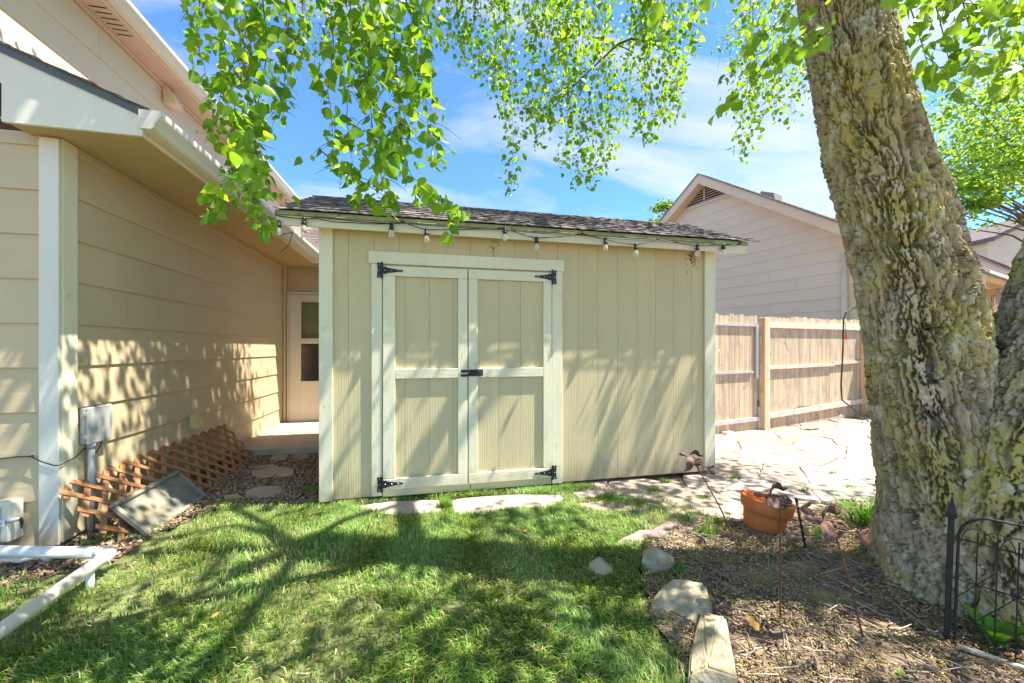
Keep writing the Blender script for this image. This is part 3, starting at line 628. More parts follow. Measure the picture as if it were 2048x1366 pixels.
def hinge(d, xk, z, s):
    """T hinge: knuckle at xk, strap pointing s, leaf on the casing."""
    y = DF-0.002
    h = part(d, 'hinge', MB().prism([(xk, y, z-0.030), (xk+s*0.03, y, z-0.030), (xk+s*0.045, y, z-0.022), (xk+s*0.10, y, z-0.014), (xk+s*0.150, y, z-0.007), (xk+s*0.158, y, z-0.010), (xk+s*0.170, y, z), (xk+s*0.158, y, z+0.010), (xk+s*0.150, y, z+0.007),
                            (xk+s*0.10, y, z+0.014), (xk+s*0.045, y, z+0.022), (xk+s*0.03, y, z+0.030), (xk, y, z+0.030)], (0, -0.0035, 0))
             .prism([(xk, y+0.001, z-0.066), (xk-s*0.018, y+0.001, z-0.060), (xk-s*0.040, y+0.001, z-0.063), (xk-s*0.042, y+0.001, z-0.052), (xk-s*0.036, y+0.001, z), (xk-s*0.042, y+0.001, z+0.052), (xk-s*0.040, y+0.001, z+0.063), (xk-s*0.018, y+0.001, z+0.060), (xk, y+0.001, z+0.066)], (0, -0.0042, 0))
             .tube([(xk, y-0.006, z-0.068), (xk, y-0.006, z+0.068)], 0.0065, 8), m_black)
    sm = MB()
    for dx, dz in ((0.022, 0), (0.075, 0), (0.128, 0), (-0.022, 0.045), (-0.022, 0), (-0.022, -0.045)):
        sm.lathe([(0.0045, 0), (0.0045, 0.002), (0.003, 0.0035), (0, 0.004)], (xk+s*dx, y-0.0035, z+dz), 8, Matrix.Rotation(R_(90), 3, 'X'))
    part(h, 'screw', sm, m_screw)
hinge(dl, -0.378, 1.905, 1); hinge(dl, -0.378, 0.112, 1); hinge(dr, 1.109, 1.905, -1); hinge(dr, 1.109, 0.112, -1)
lt = MB(); ly = DF-0.003
lt.box((0.352, ly-0.006, 1.008), (0.47, ly, 1.066), 0.004).box((0.275, ly-0.006, 1.040), (0.325, ly, 1.064), 0.004).box((0.275, ly-0.006, 1.004), (0.325, ly, 1.026), 0.004)
lt.tube([(0.30, ly-0.012, 1.052), (0.36, ly-0.016, 1.056), (0.41, ly-0.028, 1.050), (0.455, ly-0.022, 1.036)], [0.007, 0.008, 0.010, 0.006], 8)
lt.tube([(0.30, ly-0.010, 1.015), (0.46, ly-0.010, 1.015)], 0.0055, 8).tube([(0.40, ly-0.005, 1.04), (0.40, ly-0.03, 1.04)], 0.008, 8)
lt.lathe([(0.010, -0.004), (0.013, 0.004), (0.006, 0.010), (0, 0.011)], (0.345, ly-0.01, 1.03), 10, Matrix.Rotation(R_(90), 3, 'X'))
part(dr, 'latch', lt, m_black, label='black gate latch joining the two doors')
# nail heads on the trim boards
m_nail = mat('nail_head', (0.50, 0.46, 0.33), 0.5, 0.1)
nm = MB(); rn = random.Random(77)
def nail(x, y, z): nm.lathe([(0.0042, 0), (0.0042, 0.0012), (0, 0.0018)], (x+rn.uniform(-.006, .006), y, z+rn.uniform(-.02, .02)), 7, Matrix.Rotation(R_(90), 3, 'X'))
for z in np.arange(0.15, 2.2, 0.31):
    for x in (SX0+0.03, SX0+0.075, SX1-0.03, SX1-0.075): nail(x, SY-0.0222, z)
    if z < 1.9:
        for x in (-0.445, -0.40, 1.135, 1.19): nail(x, SY-0.0262, z)
for x in np.arange(-0.42, 1.2, 0.33): nail(x, SY-0.0282, 1.99); nail(x+0.01, SY-0.0282, 2.04)
for x in np.arange(-0.3, 1.1, 0.14): nail(x, DF-0.0008, 1.905); nail(x, DF-0.0008, 0.11)
for z in (0.3, 0.6, 0.9, 1.2, 1.5, 1.75):
    for x in (-0.33, 0.29, 0.385, 1.065): nail(x, DF-0.0003, z)
part(shed, 'nail_heads', nm, m_nail)['kind'] = 'stuff'
# fascia, mossy roof edge and roof
EYS, EZS, RYS, RZS = 3.285, 2.315, 4.42, 2.85
RX0, RX1 = -1.145, 3.115
part(shed, 'fascia', MB().box((RX0, EYS+0.004, 2.205), (RX1, EYS+0.026, 2.282), 0.003), m_trimh)
part(shed, 'soffit', MB().box((RX0+0.02, EYS+0.027, 2.236), (RX1-0.02, SY-0.023, 2.246)), m_trimh)
part(shed, 'roof_edge', MB().prism([(RX0-0.008, EYS-0.014, 2.283), (RX0-0.008, EYS-0.006, 2.316), (RX0-0.008, EYS+0.03, 2.33), (RX0-0.008, EYS+0.03, 2.283)], (RX1-RX0+0.016, 0, 0)), m_moss)
part(shed, 'rake_board', MB().prism([(RX1-0.02, EYS+0.03, 2.20), (RX1-0.02, EYS+0.03, 2.31), (RX1-0.02, RYS, RZS-0.01), (RX1-0.02, RYS, RZS-0.12)], (0.018, 0, 0)), m_trimh)
part(shed, 'rake_board', MB().prism([(RX0+0.002, EYS+0.03, 2.20), (RX0+0.002, EYS+0.03, 2.31), (RX0+0.002, RYS, RZS-0.01), (RX0+0.002, RYS, RZS-0.12)], (0.018, 0, 0)), m_trimh)
sl_ = Vector((0, RYS-EYS, RZS-EZS)); SL = sl_.length; sl_.normalize(); sn_ = Vector((0, -sl_.z, sl_.y))
roofS = part(shed, 'roof', MB().prism([(RX0, EYS, EZS), (RX0, RYS, RZS), (RX0, 2*RYS-EYS, EZS), (RX0, 2*RYS-EYS, EZS-0.03), (RX0, RYS, RZS-0.035), (RX0, EYS+0.04, EZS-0.012)], (RX1-RX0, 0, 0)), m_shingle)
shm = []
for v in range(4):
    w = (0.165, 0.15, 0.185, 0.14)[v]; mb = MB(); r = random.Random(v)
    g = []
    for i in range(2):
        row = []
        for j in range(4):
            t = j/3; lift = (0.010 + r.uniform(0, 0.010)) if i == 0 else 0.002
            row.append((t*w, i*0.20, lift + r.uniform(-0.0015, 0.0015)))
        g.append(row)
    mb.sheet(g, 0.008, (0, 0, 1)); shm.append((w, mb.mesh('shingle', m_shingle)))
MR = Matrix((Vector((1, 0, 0)), sl_, sn_)).transposed()
rs4 = random.Random(9); nsh = 0
for c in range(9):
    d0 = -0.015 + c*0.139; x = RX0-0.012 - rs4.uniform(0, 0.1)
    while x < RX1+0.01:
        w, me = rs4.choice(shm)
        if d0 + 0.14 > SL+0.12: break
        inst(roofS, 'shingle', me, Vector((max(x, RX0-0.014), EYS, EZS)) + sl_*(d0+rs4.uniform(-0.006, 0.006)) + sn_*0.009, MR, (1, 1, 1)); nsh += 1
        x += w + 0.003 if nsh < 290 else w*1.0+0.003
part(roofS, 'ridge_cap', MB().prism([(RX0-0.01, RYS-0.13, RZS-0.045), (RX0-0.01, RYS, RZS+0.018), (RX0-0.01, RYS+0.13, RZS-0.045), (RX0-0.01, RYS, RZS+0.008)], (RX1-RX0+0.02, 0, 0)), m_shingle)
# wasp-nest stains under the eave
for px, w in ((985, 0.02), (1385, 0.035)):
    mb = MB(); p = on_plane(px, 498 if px < 1000 else 510, (0, SY), (0, 1)); r = random.Random(px)
    for k in range(26 if px < 1000 else 70):
        q = p + Vector((r.gauss(0, w), -0.003, r.gauss(0, 0.05) - 0.01)); mb.obox(q, (r.uniform(.002, .006), 0.003, r.uniform(.002, .006)), Matrix.Rotation(r.uniform(0, 3), 3, 'Y'))
    part(shed, 'mud_stain', mb, mat('mud_daub', (0.26, 0.16, 0.04), 0.9) if px < 1000 else MATS['mud_daub'])

# ================================================================== FENCE AND GATE
F0 = Vector((3.2, 4.73, 0)); FA = R_(12.7); FD = Vector((math.cos(FA), math.sin(FA), 0)); FN = Vector((FD.y, -FD.x, 0))   # FN looks at the yard
FM = Matrix((FD, -FN, Vector((0, 0, 1)))).transposed()
def ft(px): p = on_plane(px, 700, F0, FN); return (p - F0).dot(FD)
def fp(t, out, z): return F0 + FD*t + FN*out + Vector((0, 0, z))
def picket_mesh(w, h, seed):
    r = random.Random(seed); e = 0.022; hh = h + r.uniform(-0.012, 0.012)
    return MB().prism([(0, 0, 0), (w, 0, 0), (w, 0, hh-e*1.2), (w-e, 0, hh), (e, 0, hh), (0, 0, hh-e*1.2)], (0, 0.016, 0)).mesh('picket', m_fence)
pk = [picket_mesh(0.112, 1.84, s) for s in range(5)]; pk2 = [picket_mesh(0.138, 1.86, s) for s in range(3)]
rs5 = random.Random(12)
def fbar(mb, t0, t1, z0, z1, th, z0b=None, z1b=None):
    z0b = z0 if z0b is None else z0b; z1b = z1 if z1b is None else z1b
    return mb.prism([fp(t0, 0.001, z0), fp(t1, 0.001, z0b), fp(t1, 0.001, z1b), fp(t0, 0.001, z1)], FN*th)
tg0, tg1 = 0.0, ft(1515)
gate = thing('gate', 'wooden picket gate with galvanised frame right beside the shed', 'gate', fp(tg0, 0, GZ))
t = tg0
while t < tg1-0.03:
    inst(gate, 'picket', rs5.choice(pk), fp(t, -0.003, -0.075+rs5.uniform(-.008, .008)), FM, (min(1, (tg1-t)/0.112), 1, 1)); t += 0.117
def ft_z(py, px): p = on_plane(px, py, F0, FN); return p.z
for ya, yb, e in ((647, 652, 0), (743, 747, 0.12), (838, 846, -0.05)):
    za, zb = ft_z(yb, 1470), ft_z(ya, 1470); part(gate, 'rail', fbar(MB(), tg0+0.05, tg1-0.02-e, za, zb, 0.032), m_galv)
part(gate, 'frame_upright', fbar(MB(), tg1-0.075, tg1-0.015, 0.78, 1.64, 0.034), m_galv)
part(gate, 'frame_upright', fbar(MB(), tg1-0.01, tg1+0.055, -0.04, 0.33, 0.034), m_galv)
for z in (1.42, 0.98):
    h = MB().tube([fp(tg1-0.02, 0.04, z), fp(tg1+0.06, 0.045, z)], 0.012, 8).tube([fp(tg1+0.02, 0.04, z-0.05), fp(tg1+0.02, 0.04, z+0.05)], 0.011, 8).tube([fp(tg1+0.01, 0.04, z-0.05), fp(tg1+0.05, 0.03, z-0.14)], 0.007, 6)
    part(gate, 'hinge', h, m_galv)
part(gate, 'handle', MB().tube([fp(ft(1424), 0.02, 1.42), fp(ft(1425), 0.05, 1.26), fp(ft(1429), 0.05, 1.20), fp(ft(1434), 0.045, 1.235)], 0.006, 6), m_gutter)
part(gate, 'block', MB().bar(fp(ft(1441), 0.06, -0.04), fp(ft(1456), 0.06, -0.04), 0.09, 0.11, c=0.004), m_rail)
fence = thing('fence', 'weathered wood picket fence panel between two posts behind the patio', 'fence', fp(ft(1530), 0, GZ))
tp0, tp1 = ft(1519), ft(1720)
def fpost(par, ta, w, top, lean=0.0):
    return part(par, 'post', MB().obox(fp(ta+w/2, 0.046, (top-0.15)/2), (w/2, 0.045, (top+0.15)/2), FM, 0.006), m_post)
fpost(fence, tp0-0.01, 0.10, 1.735); 
part(fence, 'post', MB().obox(fp(tp0+0.145, 0.03, 0.85), (0.045, 0.02, 0.89), FM, 0.004), m_rail)
part(fence, 'post', MB().obox(fp(tp1+0.055, 0.05, 0.82), (0.05, 0.05, 0.90), FM, 0.006), m_post)
part(fence, 'post', MB().obox(fp(tp1+0.19, 0.05, 0.70), (0.07, 0.03, 0.78), FM, 0.006), m_rail)
t = tp0+0.02
while t < tp1+0.9:
    inst(fence, 'picket', rs5.choice(pk), fp(t, -0.003, -0.08+(t-tp0)*0.012+rs5.uniform(-.01, .01)), FM); t += 0.1165
ta = tp0+0.195; tb = tp1
part(fence, 'rail', fbar(MB(), ta, tb, 1.585, 1.675, 0.038, 1.60, 1.715), m_rail)
part(fence, 'rail', fbar(MB(), ta, ta+(tb-ta)*0.66, 0.915, 0.965, 0.04, 0.935, 0.985), m_rail)
part(fence, 'rail', fbar(MB(), ta+(tb-ta)*0.661, tb, 0.955, 1.005, 0.034, 0.975, 1.02), m_rail)
part(fence, 'rail', fbar(MB(), ta, tb, 0.13, 0.21, 0.04, 0.20, 0.285), m_rail)
part(fence, 'twig', MB().tube([fp(ta, .05, 1.60), fp(ta+0.2, .05, 1.36)], 0.004, 5).tube([fp(ta+.55, .05, 1.58), fp(ta+.68, .05, 1.42)], 0.003, 5), m_rail)
# the side run of fence, seen through the fork of the tree
S0 = fp(tp1+0.95, 0, 0); SD = Vector((0.282, -0.959, 0)); SN = Vector((-0.959, -0.282, 0)); SM = Matrix((SD, -SN, Vector((0, 0, 1)))).transposed()
sfence = thing('fence', 'plain board fence glimpsed through the fork of the big tree', 'fence', (S0.x, S0.y, GZ))
for k in range(28): inst(sfence, 'picket', pk2[k % 3], S0 + SD*(0.05+k*0.143) + Vector((0, 0, -0.06)), SM)
part(sfence, 'rail', MB().bar(S0-SN*0.04+Vector((0, 0, 1.55)), S0-SN*0.04+SD*4+Vector((0, 0, 1.55)), 0.09, 0.038), m_rail)

# shepherd's hook with a red star in front of the fence
hb = fp(ft(1682), 0.42, GZ); zt = on_plane(1690, 640, hb, FN).z
b2 = on_plane(1682, 760, hb, FN); b3 = on_plane(1690, 660, hb, FN); z_ = lambda px, py: on_plane(px, py, hb, FN)
hk = thing('shepherd_hook', 'tall black shepherd hook with a small red star before the fence', 'garden hook', (hb.x, hb.y, GZ))
part(hk, 'pole', MB().tube([hb, z_(1684, 800), z_(1682, 770), z_(1684, 740), z_(1686, 690), z_(1687, 640), z_(1692, 625), z_(1702, 616), z_(1714, 615), z_(1727, 621), z_(1738, 636)], 0.0115, 8), m_iron)
part(hk, 'foot', MB().tube([z_(1676, 842), z_(1679, 832), z_(1683, 830)], 0.009, 6), m_galv)
part(hk, 'hanger', MB().tube([z_(1687, 642), z_(1691, 650), z_(1691, 668)], 0.004, 5), m_iron)
c = z_(1691, 674); st = []
for k in range(10):
    an = math.pi/2 + k*math.pi/5; r = 0.055 if k % 2 == 0 else 0.022; st.append(c + FD*(r*math.cos(an)) + Vector((0, 0, r*math.sin(an))))
part(hk, 'star', MB().prism(st, FN*0.012), m_star)

# ================================================================== NEIGHBOUR HOUSE
ND = Vector((-0.2821, 0.9594, 0)); NE = Vector((0.9594, 0.2821, 0)); NN = -NE; NP = Vector((8.99, 6.85, 0)); UPZ = Vector((0, 0, 1))
def npnt(s, out, z): return NP + ND*s + NN*out + UPZ*z
nb = thing('house', 'pinkish beige neighbour house with gable vent behind the wooden fence', 'house', npnt(3.3, 0, GZ))
SA, ZA, NPIT = 3.31, 6.40, 0.71            # apex
SR, SLL = -1.55, 8.2
def rake(s): return ZA - abs(s-SA)*NPIT
gw = part(nb, 'gable_wall', MB().prism([npnt(SR, -0.001, -0.1), npnt(SLL, -0.001, -0.1), npnt(SLL, -0.001, rake(SLL)), npnt(SA, -0.001, rake(SA)), npnt(SR, -0.001, rake(SR))], NN*-0.1), m_nsid)
zl = 2.39-4*0.281
NB = 0.281
for k in range(17):
    z = zl + NB*k; zt_ = z + NB + 0.015
    if z > 5.55: break
    s0 = max(SR, SA-(ZA-0.12-z)/NPIT); s1 = min(SLL, SA+(ZA-0.12-z)/NPIT); s0t = max(SR, SA-(ZA-0.12-zt_)/NPIT); s1t = min(SLL, SA+(ZA-0.12-zt_)/NPIT)
    joint = {3: 2.4, 4: 2.75, 5: 0.9, 6: 1.5, 7: 2.6, 8: 2.1, 9: 2.9}.get(k, 4.6)
    for a, b, at_, bt_ in ((s0, joint-0.004, s0t, joint-0.004), (joint, s1, joint, s1t)):
        if b-a < 0.1: continue
        part(gw, 'siding_board', MB().add([npnt(a, 0.016, z), npnt(b, 0.016, z), npnt(bt_, 0.002, zt_), npnt(at_, 0.002, zt_), npnt(a, 0, z), npnt(b, 0, z)], [(0, 1, 2, 3), (0, 4, 5, 1), (0, 3, 4), (1, 5, 2)]), m_nsid)
# rake boards, soffit, roof
RO = 0.32
for sgn, se in ((-1, -2.12), (1, 8.75)):
    part(nb, 'rake_board', MB().prism([npnt(SA, RO, ZA-0.02), npnt(se, RO, rake(se)-0.02), npnt(se, RO, rake(se)-0.26), npnt(SA, RO, ZA-0.26-0.04)], NN*-0.02), m_ntrim)
    part(nb, 'rake_soffit', MB().prism([npnt(SA, RO-0.021, ZA-0.30), npnt(se, RO-0.021, rake(se)-0.26), npnt(se, RO-0.021, rake(se)-0.25), npnt(SA, RO-0.021, ZA-0.29)], NN*-(RO-0.03)), m_ntrim)
    rf = part(nb, 'roof', MB().prism([npnt(SA, RO+0.03, ZA), npnt(se-0.1*(-sgn), RO+0.03, rake(se-0.1*(-sgn))), npnt(se-0.1*(-sgn), RO+0.03, rake(se-0.1*(-sgn))-0.03), npnt(SA, RO+0.03, ZA-0.035)], NE*14), m_shingle_n)
    if sgn < 0:
        Ls = math.hypot(1, NPIT); n_c = 44
        for k in range(n_c):
            s_ = se-0.12+k*0.123; s2 = s_+0.15
            if s2 > SA: break
            r = rs5.uniform(0, .004)
            part(rf, 'shingle_course', MB().prism([npnt(s_, RO+0.035, rake(s_)+0.004), npnt(s_, RO+0.035, rake(s_)+0.020+r), npnt(s2, RO+0.035, rake(s2)+0.006), npnt(s2, RO+0.035, rake(s2)+0.002)], NE*13.9), m_shingle_n)
# gable louvre
lv = part(nb, 'gable_vent', MB().prism([npnt(2.42, 0.012, 5.62), npnt(4.20, 0.012, 5.62), npnt(SA, 0.012, 6.22)], NN*-0.01), m_dark)
part(lv, 'vent_frame', MB().prism([npnt(2.25, 0.001, 5.53), npnt(4.37, 0.001, 5.53), npnt(4.30, 0.001, 5.61), npnt(2.32, 0.001, 5.61)], NN*0.05), m_louvre)
for k in range(8):
    z = 5.63+k*0.072; hw = max(0.03, (6.24-z-0.03)/NPIT)
    part(lv, 'slat', MB().prism([npnt(SA-hw, 0.016, z+0.022), npnt(SA-hw, 0.042, z), npnt(SA-hw, 0.046, z+0.010), npnt(SA-hw, 0.018, z+0.032)], ND*(2*hw)), m_louvre)
part(lv, 'mullion', MB().box((0, 0, 0), (0, 0, 0)) if False else MB().prism([npnt(SA-0.015, 0.055, 5.62), npnt(SA+0.015, 0.055, 5.62), npnt(SA+0.015, 0.055, 6.2), npnt(SA-0.015, 0.055, 6.2)], NN*-0.02), m_louvre)
# pipe on the gable wall
pp_ = on_plane(1689, 510, NP+NN*0.06, NN); s_ = (pp_-NP).dot(ND)
part(nb, 'downspout', MB().tube([npnt(s_, 0.06, 0.0), npnt(s_, 0.06, 3.30)], 0.052, 14).tube([npnt(s_, 0.06, 3.30), npnt(s_, 0.06, 3.36)], 0.06, 14).tube([npnt(s_, 0.06, 2.40), npnt(s_, 0.06, 2.46)], 0.058, 14), m_nsid, True)
# roof vents
for (s, e) in ((2.1, 1.0), (1.2, 3.2)):
    zz = rake(s); part(nb, 'roof_vent', MB().prism([npnt(s-0.2, -e, zz-0.13), npnt(s+0.2, -e, zz+0.15), npnt(s+0.16, -e, zz+0.22), npnt(s-0.18, -e, zz+0.05)], NE*0.4), m_shingle_n)
# eave side: soffit, gutter, wall, window
ES = -2.05; EZ = rake(ES)
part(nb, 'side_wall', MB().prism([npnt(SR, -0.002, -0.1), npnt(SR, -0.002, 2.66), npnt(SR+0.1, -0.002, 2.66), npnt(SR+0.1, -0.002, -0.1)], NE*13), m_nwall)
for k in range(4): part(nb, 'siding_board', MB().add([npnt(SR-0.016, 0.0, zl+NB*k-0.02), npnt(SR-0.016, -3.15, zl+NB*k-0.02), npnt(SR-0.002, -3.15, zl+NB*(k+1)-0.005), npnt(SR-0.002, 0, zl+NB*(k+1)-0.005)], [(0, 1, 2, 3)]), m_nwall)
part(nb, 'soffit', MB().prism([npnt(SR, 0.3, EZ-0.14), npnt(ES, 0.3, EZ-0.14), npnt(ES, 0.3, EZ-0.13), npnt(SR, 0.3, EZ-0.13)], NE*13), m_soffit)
part(nb, 'gutter', MB().prism([npnt(ES, 0.33, EZ-0.15), npnt(ES-0.07, 0.33, EZ-0.15), npnt(ES-0.12, 0.33, EZ-0.06), npnt(ES-0.12, 0.33, EZ-0.02), npnt(ES, 0.33, EZ-0.02)], NE*13.2), m_ntrim)
def wq(px, py, out): return on_plane(px, py, npnt(SR-out, 0, 0), ND)
wc = wq(1985, 560, 0.02); e0 = (wc-NP).dot(NE)
win = part(nb, 'window', MB().prism([npnt(SR-0.012, -e0, 0.95), npnt(SR-0.012, -e0, 2.42), npnt(SR-0.045, -e0, 2.42), npnt(SR-0.045, -e0, 0.95)], NE*0.32), m_ntrim)
part(win, 'window_frame', MB().prism([npnt(SR-0.012, -e0-0.321, 2.30), npnt(SR-0.012, -e0-0.321, 2.42), npnt(SR-0.045, -e0-0.321, 2.42), npnt(SR-0.045, -e0-0.321, 2.30)], NE*2.2)
     .prism([npnt(SR-0.012, -e0-0.321, 0.95), npnt(SR-0.012, -e0-0.321, 2.299), npnt(SR-0.03, -e0-0.321, 2.299), npnt(SR-0.03, -e0-0.321, 0.95)], NE*0.12), m_gutter)
part(win, 'pane', MB().prism([npnt(SR-0.008, -e0-0.442, 0.95), npnt(SR-0.008, -e0-0.442, 2.299), npnt(SR-0.011, -e0-0.442, 2.299), npnt(SR-0.011, -e0-0.442, 0.95)], NE*2.0), m_dkpane)
for k in range(16):
    z = 1.02+k*0.08; part(win, 'slat', MB().prism([npnt(SR-0.012, -e0-0.45, z), npnt(SR-0.012, -e0-0.45, z+0.02), npnt(SR-0.022, -e0-0.45, z+0.012), npnt(SR-0.022, -e0-0.45, z)], NE*1.9), m_blind)
# steeper wing slope above that eave
wr = part(nb, 'wing_roof', MB().prism([npnt(ES-0.1, 0.3, EZ-0.07), npnt(-0.45, 0.3, EZ+1.55), npnt(-0.3, 0.3, EZ+1.2), npnt(ES, 0.3, EZ-0.02)], NE*11), m_shingle)
for k in range(13):
    f0, f1_ = k/13, (k+1.25)/13; a0 = npnt(ES-0.1, 0.31, EZ-0.065).lerp(npnt(-0.45, 0.31, EZ+1.555), f0); a1 = npnt(ES-0.1, 0.31, EZ-0.065).lerp(npnt(-0.45, 0.31, EZ+1.555), min(1, f1_)); nv = (-ND*0.7+UPZ*0.7)
    part(wr, 'shingle_course', MB().prism([a0+nv*0.004, a0+nv*0.026, a1+nv*0.008, a1+nv*0.003], NE*10.9), m_shingle)
# wind chimes under that eave
wcp = on_plane(2005, 575, npnt(ES+0.12, 0, 0), ND)
ch = thing('wind_chimes', 'silver tube wind chimes hanging under the neighbour eave', 'wind chimes', wcp)
part(ch, 'top_plate', MB().lathe([(0, 0.03), (0.09, 0.03), (0.09, 0.0), (0, 0.0)], wcp, 14), m_post)
part(ch, 'cord', MB().tube([wcp+UPZ*0.03, wcp+UPZ*(EZ-0.14-wcp.z)], 0.004, 5), m_wire)
for k in range(6):
    an = k*math.pi/3; q = wcp + Vector((0.07*math.cos(an), 0.07*math.sin(an), -0.02)); L = 0.26+0.03*k
    part(ch, 'chime_tube', MB().tube([q, q-UPZ*L], 0.016, 8), m_galv)
# cross gable of the same street, just above that roof
fg_ = thing('house', 'roof peak of a further house above the right-hand roofline', 'house', at(2075, 700, 22))
gA = at(2066, 436, 22); gl = at(1975, 482, 22); gr = at(2160, 482, 22)
part(fg_, 'wall', MB().prism([gl-UPZ*6, gr-UPZ*6, gr, gA, gl], Vector((FW[0], FW[1], 0))*6), m_nsid)
up = UPZ*0.25; bk = Vector((FW[0], FW[1], 0))*7; fr_ = Vector((FW[0], FW[1], 0))*-0.5
part(fg_, 'roof', MB().prism([gl+fr_-(gA-gl)*0.1, gA+fr_, gA+fr_+up, gl+fr_+up-(gA-gl)*0.1], bk), m_shingle)
part(fg_, 'roof', MB().prism([gr+fr_, gA+fr_+(gr-gA)*0.001, gA+fr_+up+(gr-gA)*0.001, gr+fr_+up], bk), m_shingle)
arch = thing('trellis_arch', 'thin pale metal arch above the fence, between the tree stems', 'trellis', (S0.x, S0.y, GZ))
aq = lambda px, py: on_plane(px, py, S0+SN*0.15, SN)
part(arch, 'hoop', MB().tube([aq(1962, 760), aq(1965, 700), aq(1972, 632), aq(1985, 617), aq(2003, 611), aq(2022, 610), aq(2040, 618), aq(2046, 640), aq(2048, 760)], 0.011, 8), m_galv)

# ================================================================== STRING LIGHTS ON THE SHED
LY = EYS-0.02
def lq(px, py, dy=0.0): return on_plane(px, py, (0, LY+dy), (0, 1))
sl = thing('string_lights', 'black string of clear bulbs looped along the shed fascia', 'string lights', lq(553, 430))
def sag(a, b, s, n=7): return [a.lerp(b, k/n) - UPZ*(s*4*(k/n)*(1-k/n)) for k in range(n)]
bulbs = [(557, 441), (608, 436), (783, 447), (853, 458), (1010, 455), (1073, 475), (1211, 477), (1272, 488), (1395, 490), (1447, 488)]
hooks = [(552, 430), (632, 436), (805, 444), (1165, 467), (1315, 478), (1478, 488)]
path = []
seq = [(552, 430), (608, 437), (635, 434), (783, 447), (805, 443), (853, 459), (1010, 456), (1073, 476), (1165, 467), (1211, 478), (1272, 489), (1315, 478), (1395, 491), (1447, 489), (1485, 486)]
for a, b in zip(seq, seq[1:]): path += sag(lq(*a), lq(*b), 0.006)
part(sl, 'cable', MB().tube(path+[lq(*seq[-1])], 0.0042, 6), m_wire)
path = []; seq = [(552, 431), (635, 437), (700, 445), (805, 446), (1010, 459), (1160, 470), (1315, 481), (1478, 490)]
for a, b in zip(seq, seq[1:]): path += sag(lq(*a, -0.012), lq(*b, -0.012), 0.009)
part(sl, 'cable', MB().tube(path+[lq(*seq[-1], -0.012)], 0.0038, 6), m_wire)
hm = MB()
for h in hooks: p = lq(*h); hm.tube([p+Vector((0, 0.015, 0.022)), p+Vector((0, -0.008, 0.020)), p+Vector((0, -0.010, -0.004)), p+Vector((0, 0.004, -0.006))], 0.003, 6)
part(sl, 'cup_hook', hm, m_iron)
for b in bulbs:
    p = lq(*b)
    so = part(sl, 'socket', MB().lathe([(0, 0.006), (0.012, 0.004), (0.015, -0.008), (0.015, -0.03), (0.0185, -0.034), (0.0185, -0.05), (0.014, -0.054), (0, -0.054)], p, 14), m_black, True)
    part(so, 'bulb', MB().lathe([(0.011, -0.052), (0.014, -0.062), (0.021, -0.078), (0.0235, -0.092), (0.020, -0.106), (0.011, -0.115), (0, -0.118)], p, 16), m_glass, True)
    part(so, 'filament', MB().tube([p+Vector((0.004*math.cos(k*1.3), 0.004*math.sin(k*1.3), -0.058-k*0.0035)) for k in range(12)], 0.0012, 4), m_post)
part(sl, 'cable_end', MB().tube([lq(557, 470), lq(585, 465, .1), lq(578, 490, .2), lq(560, 505, .3)], 0.003, 5), m_wire)

# ================================================================== THINGS BY THE LEFT WALL
# grey utility box with conduit
ub = thing('utility_box', 'grey plastic utility box with conduit on the sunlit house wall', 'utility box', (HX+0.02, 3.16, 0))
part(ub, 'box', MB().box((HX+0.018, 3.16, 0.60), (HX+0.052, 3.355, 0.845), 0.006), m_grey)
part(ub, 'lid', MB().box((HX+0.053, 3.157, 0.595), (HX+0.072, 3.360, 0.850), 0.007), m_grey)
for z in (0.635, 0.79): part(ub, 'clasp', MB().box((HX+0.045, 3.148, z), (HX+0.066, 3.160, z+0.03), 0.003), m_grey)
part(ub, 'bracket', MB().box((HX+0.018, 3.24, 0.851), (HX+0.024, 3.275, 0.885)), m_galv)
part(ub, 'conduit', MB().tube([(HX+0.045, 3.215, 0.595), (HX+0.045, 3.215, -0.06)], 0.019, 14), m_conduit, True)
part(ub, 'fitting', MB().tube([(HX+0.045, 3.215, 0.60), (HX+0.045, 3.215, 0.565)], 0.024, 14), m_conduit, True)
cb = thing('cable', 'thin black cable looping round the corner board to the utility box', 'cable', (HX, 3.0, 0.5))
pts = [on_plane(px, py, (0, HY-0.03), (0, 1)) for px, py in ((-60, 925), (-10, 918), (30, 914), (62, 913), (84, 924), (108, 931))]
pts += [Vector((HX+0.035, HY-0.03, pts[-1].z)), Vector((HX+0.035, HY+0.08, pts[-1].z+0.02)), Vector((HX+0.03, HY+0.16, pts[-1].z+0.06)), Vector((HX+0.045, 3.26, 0.52)), Vector((HX+0.05, 3.29, 0.57)), Vector((HX+0.055, 3.295, 0.60))]
part(cb, 'cord', MB().tube(pts, 0.0032, 6), m_wire)
part(cb, 'clip', MB().box(pts[3]-Vector((0.006, 0.0, 0.006)), pts[3]+Vector((0.006, 0.02, 0.006)), 0.002), m_black)
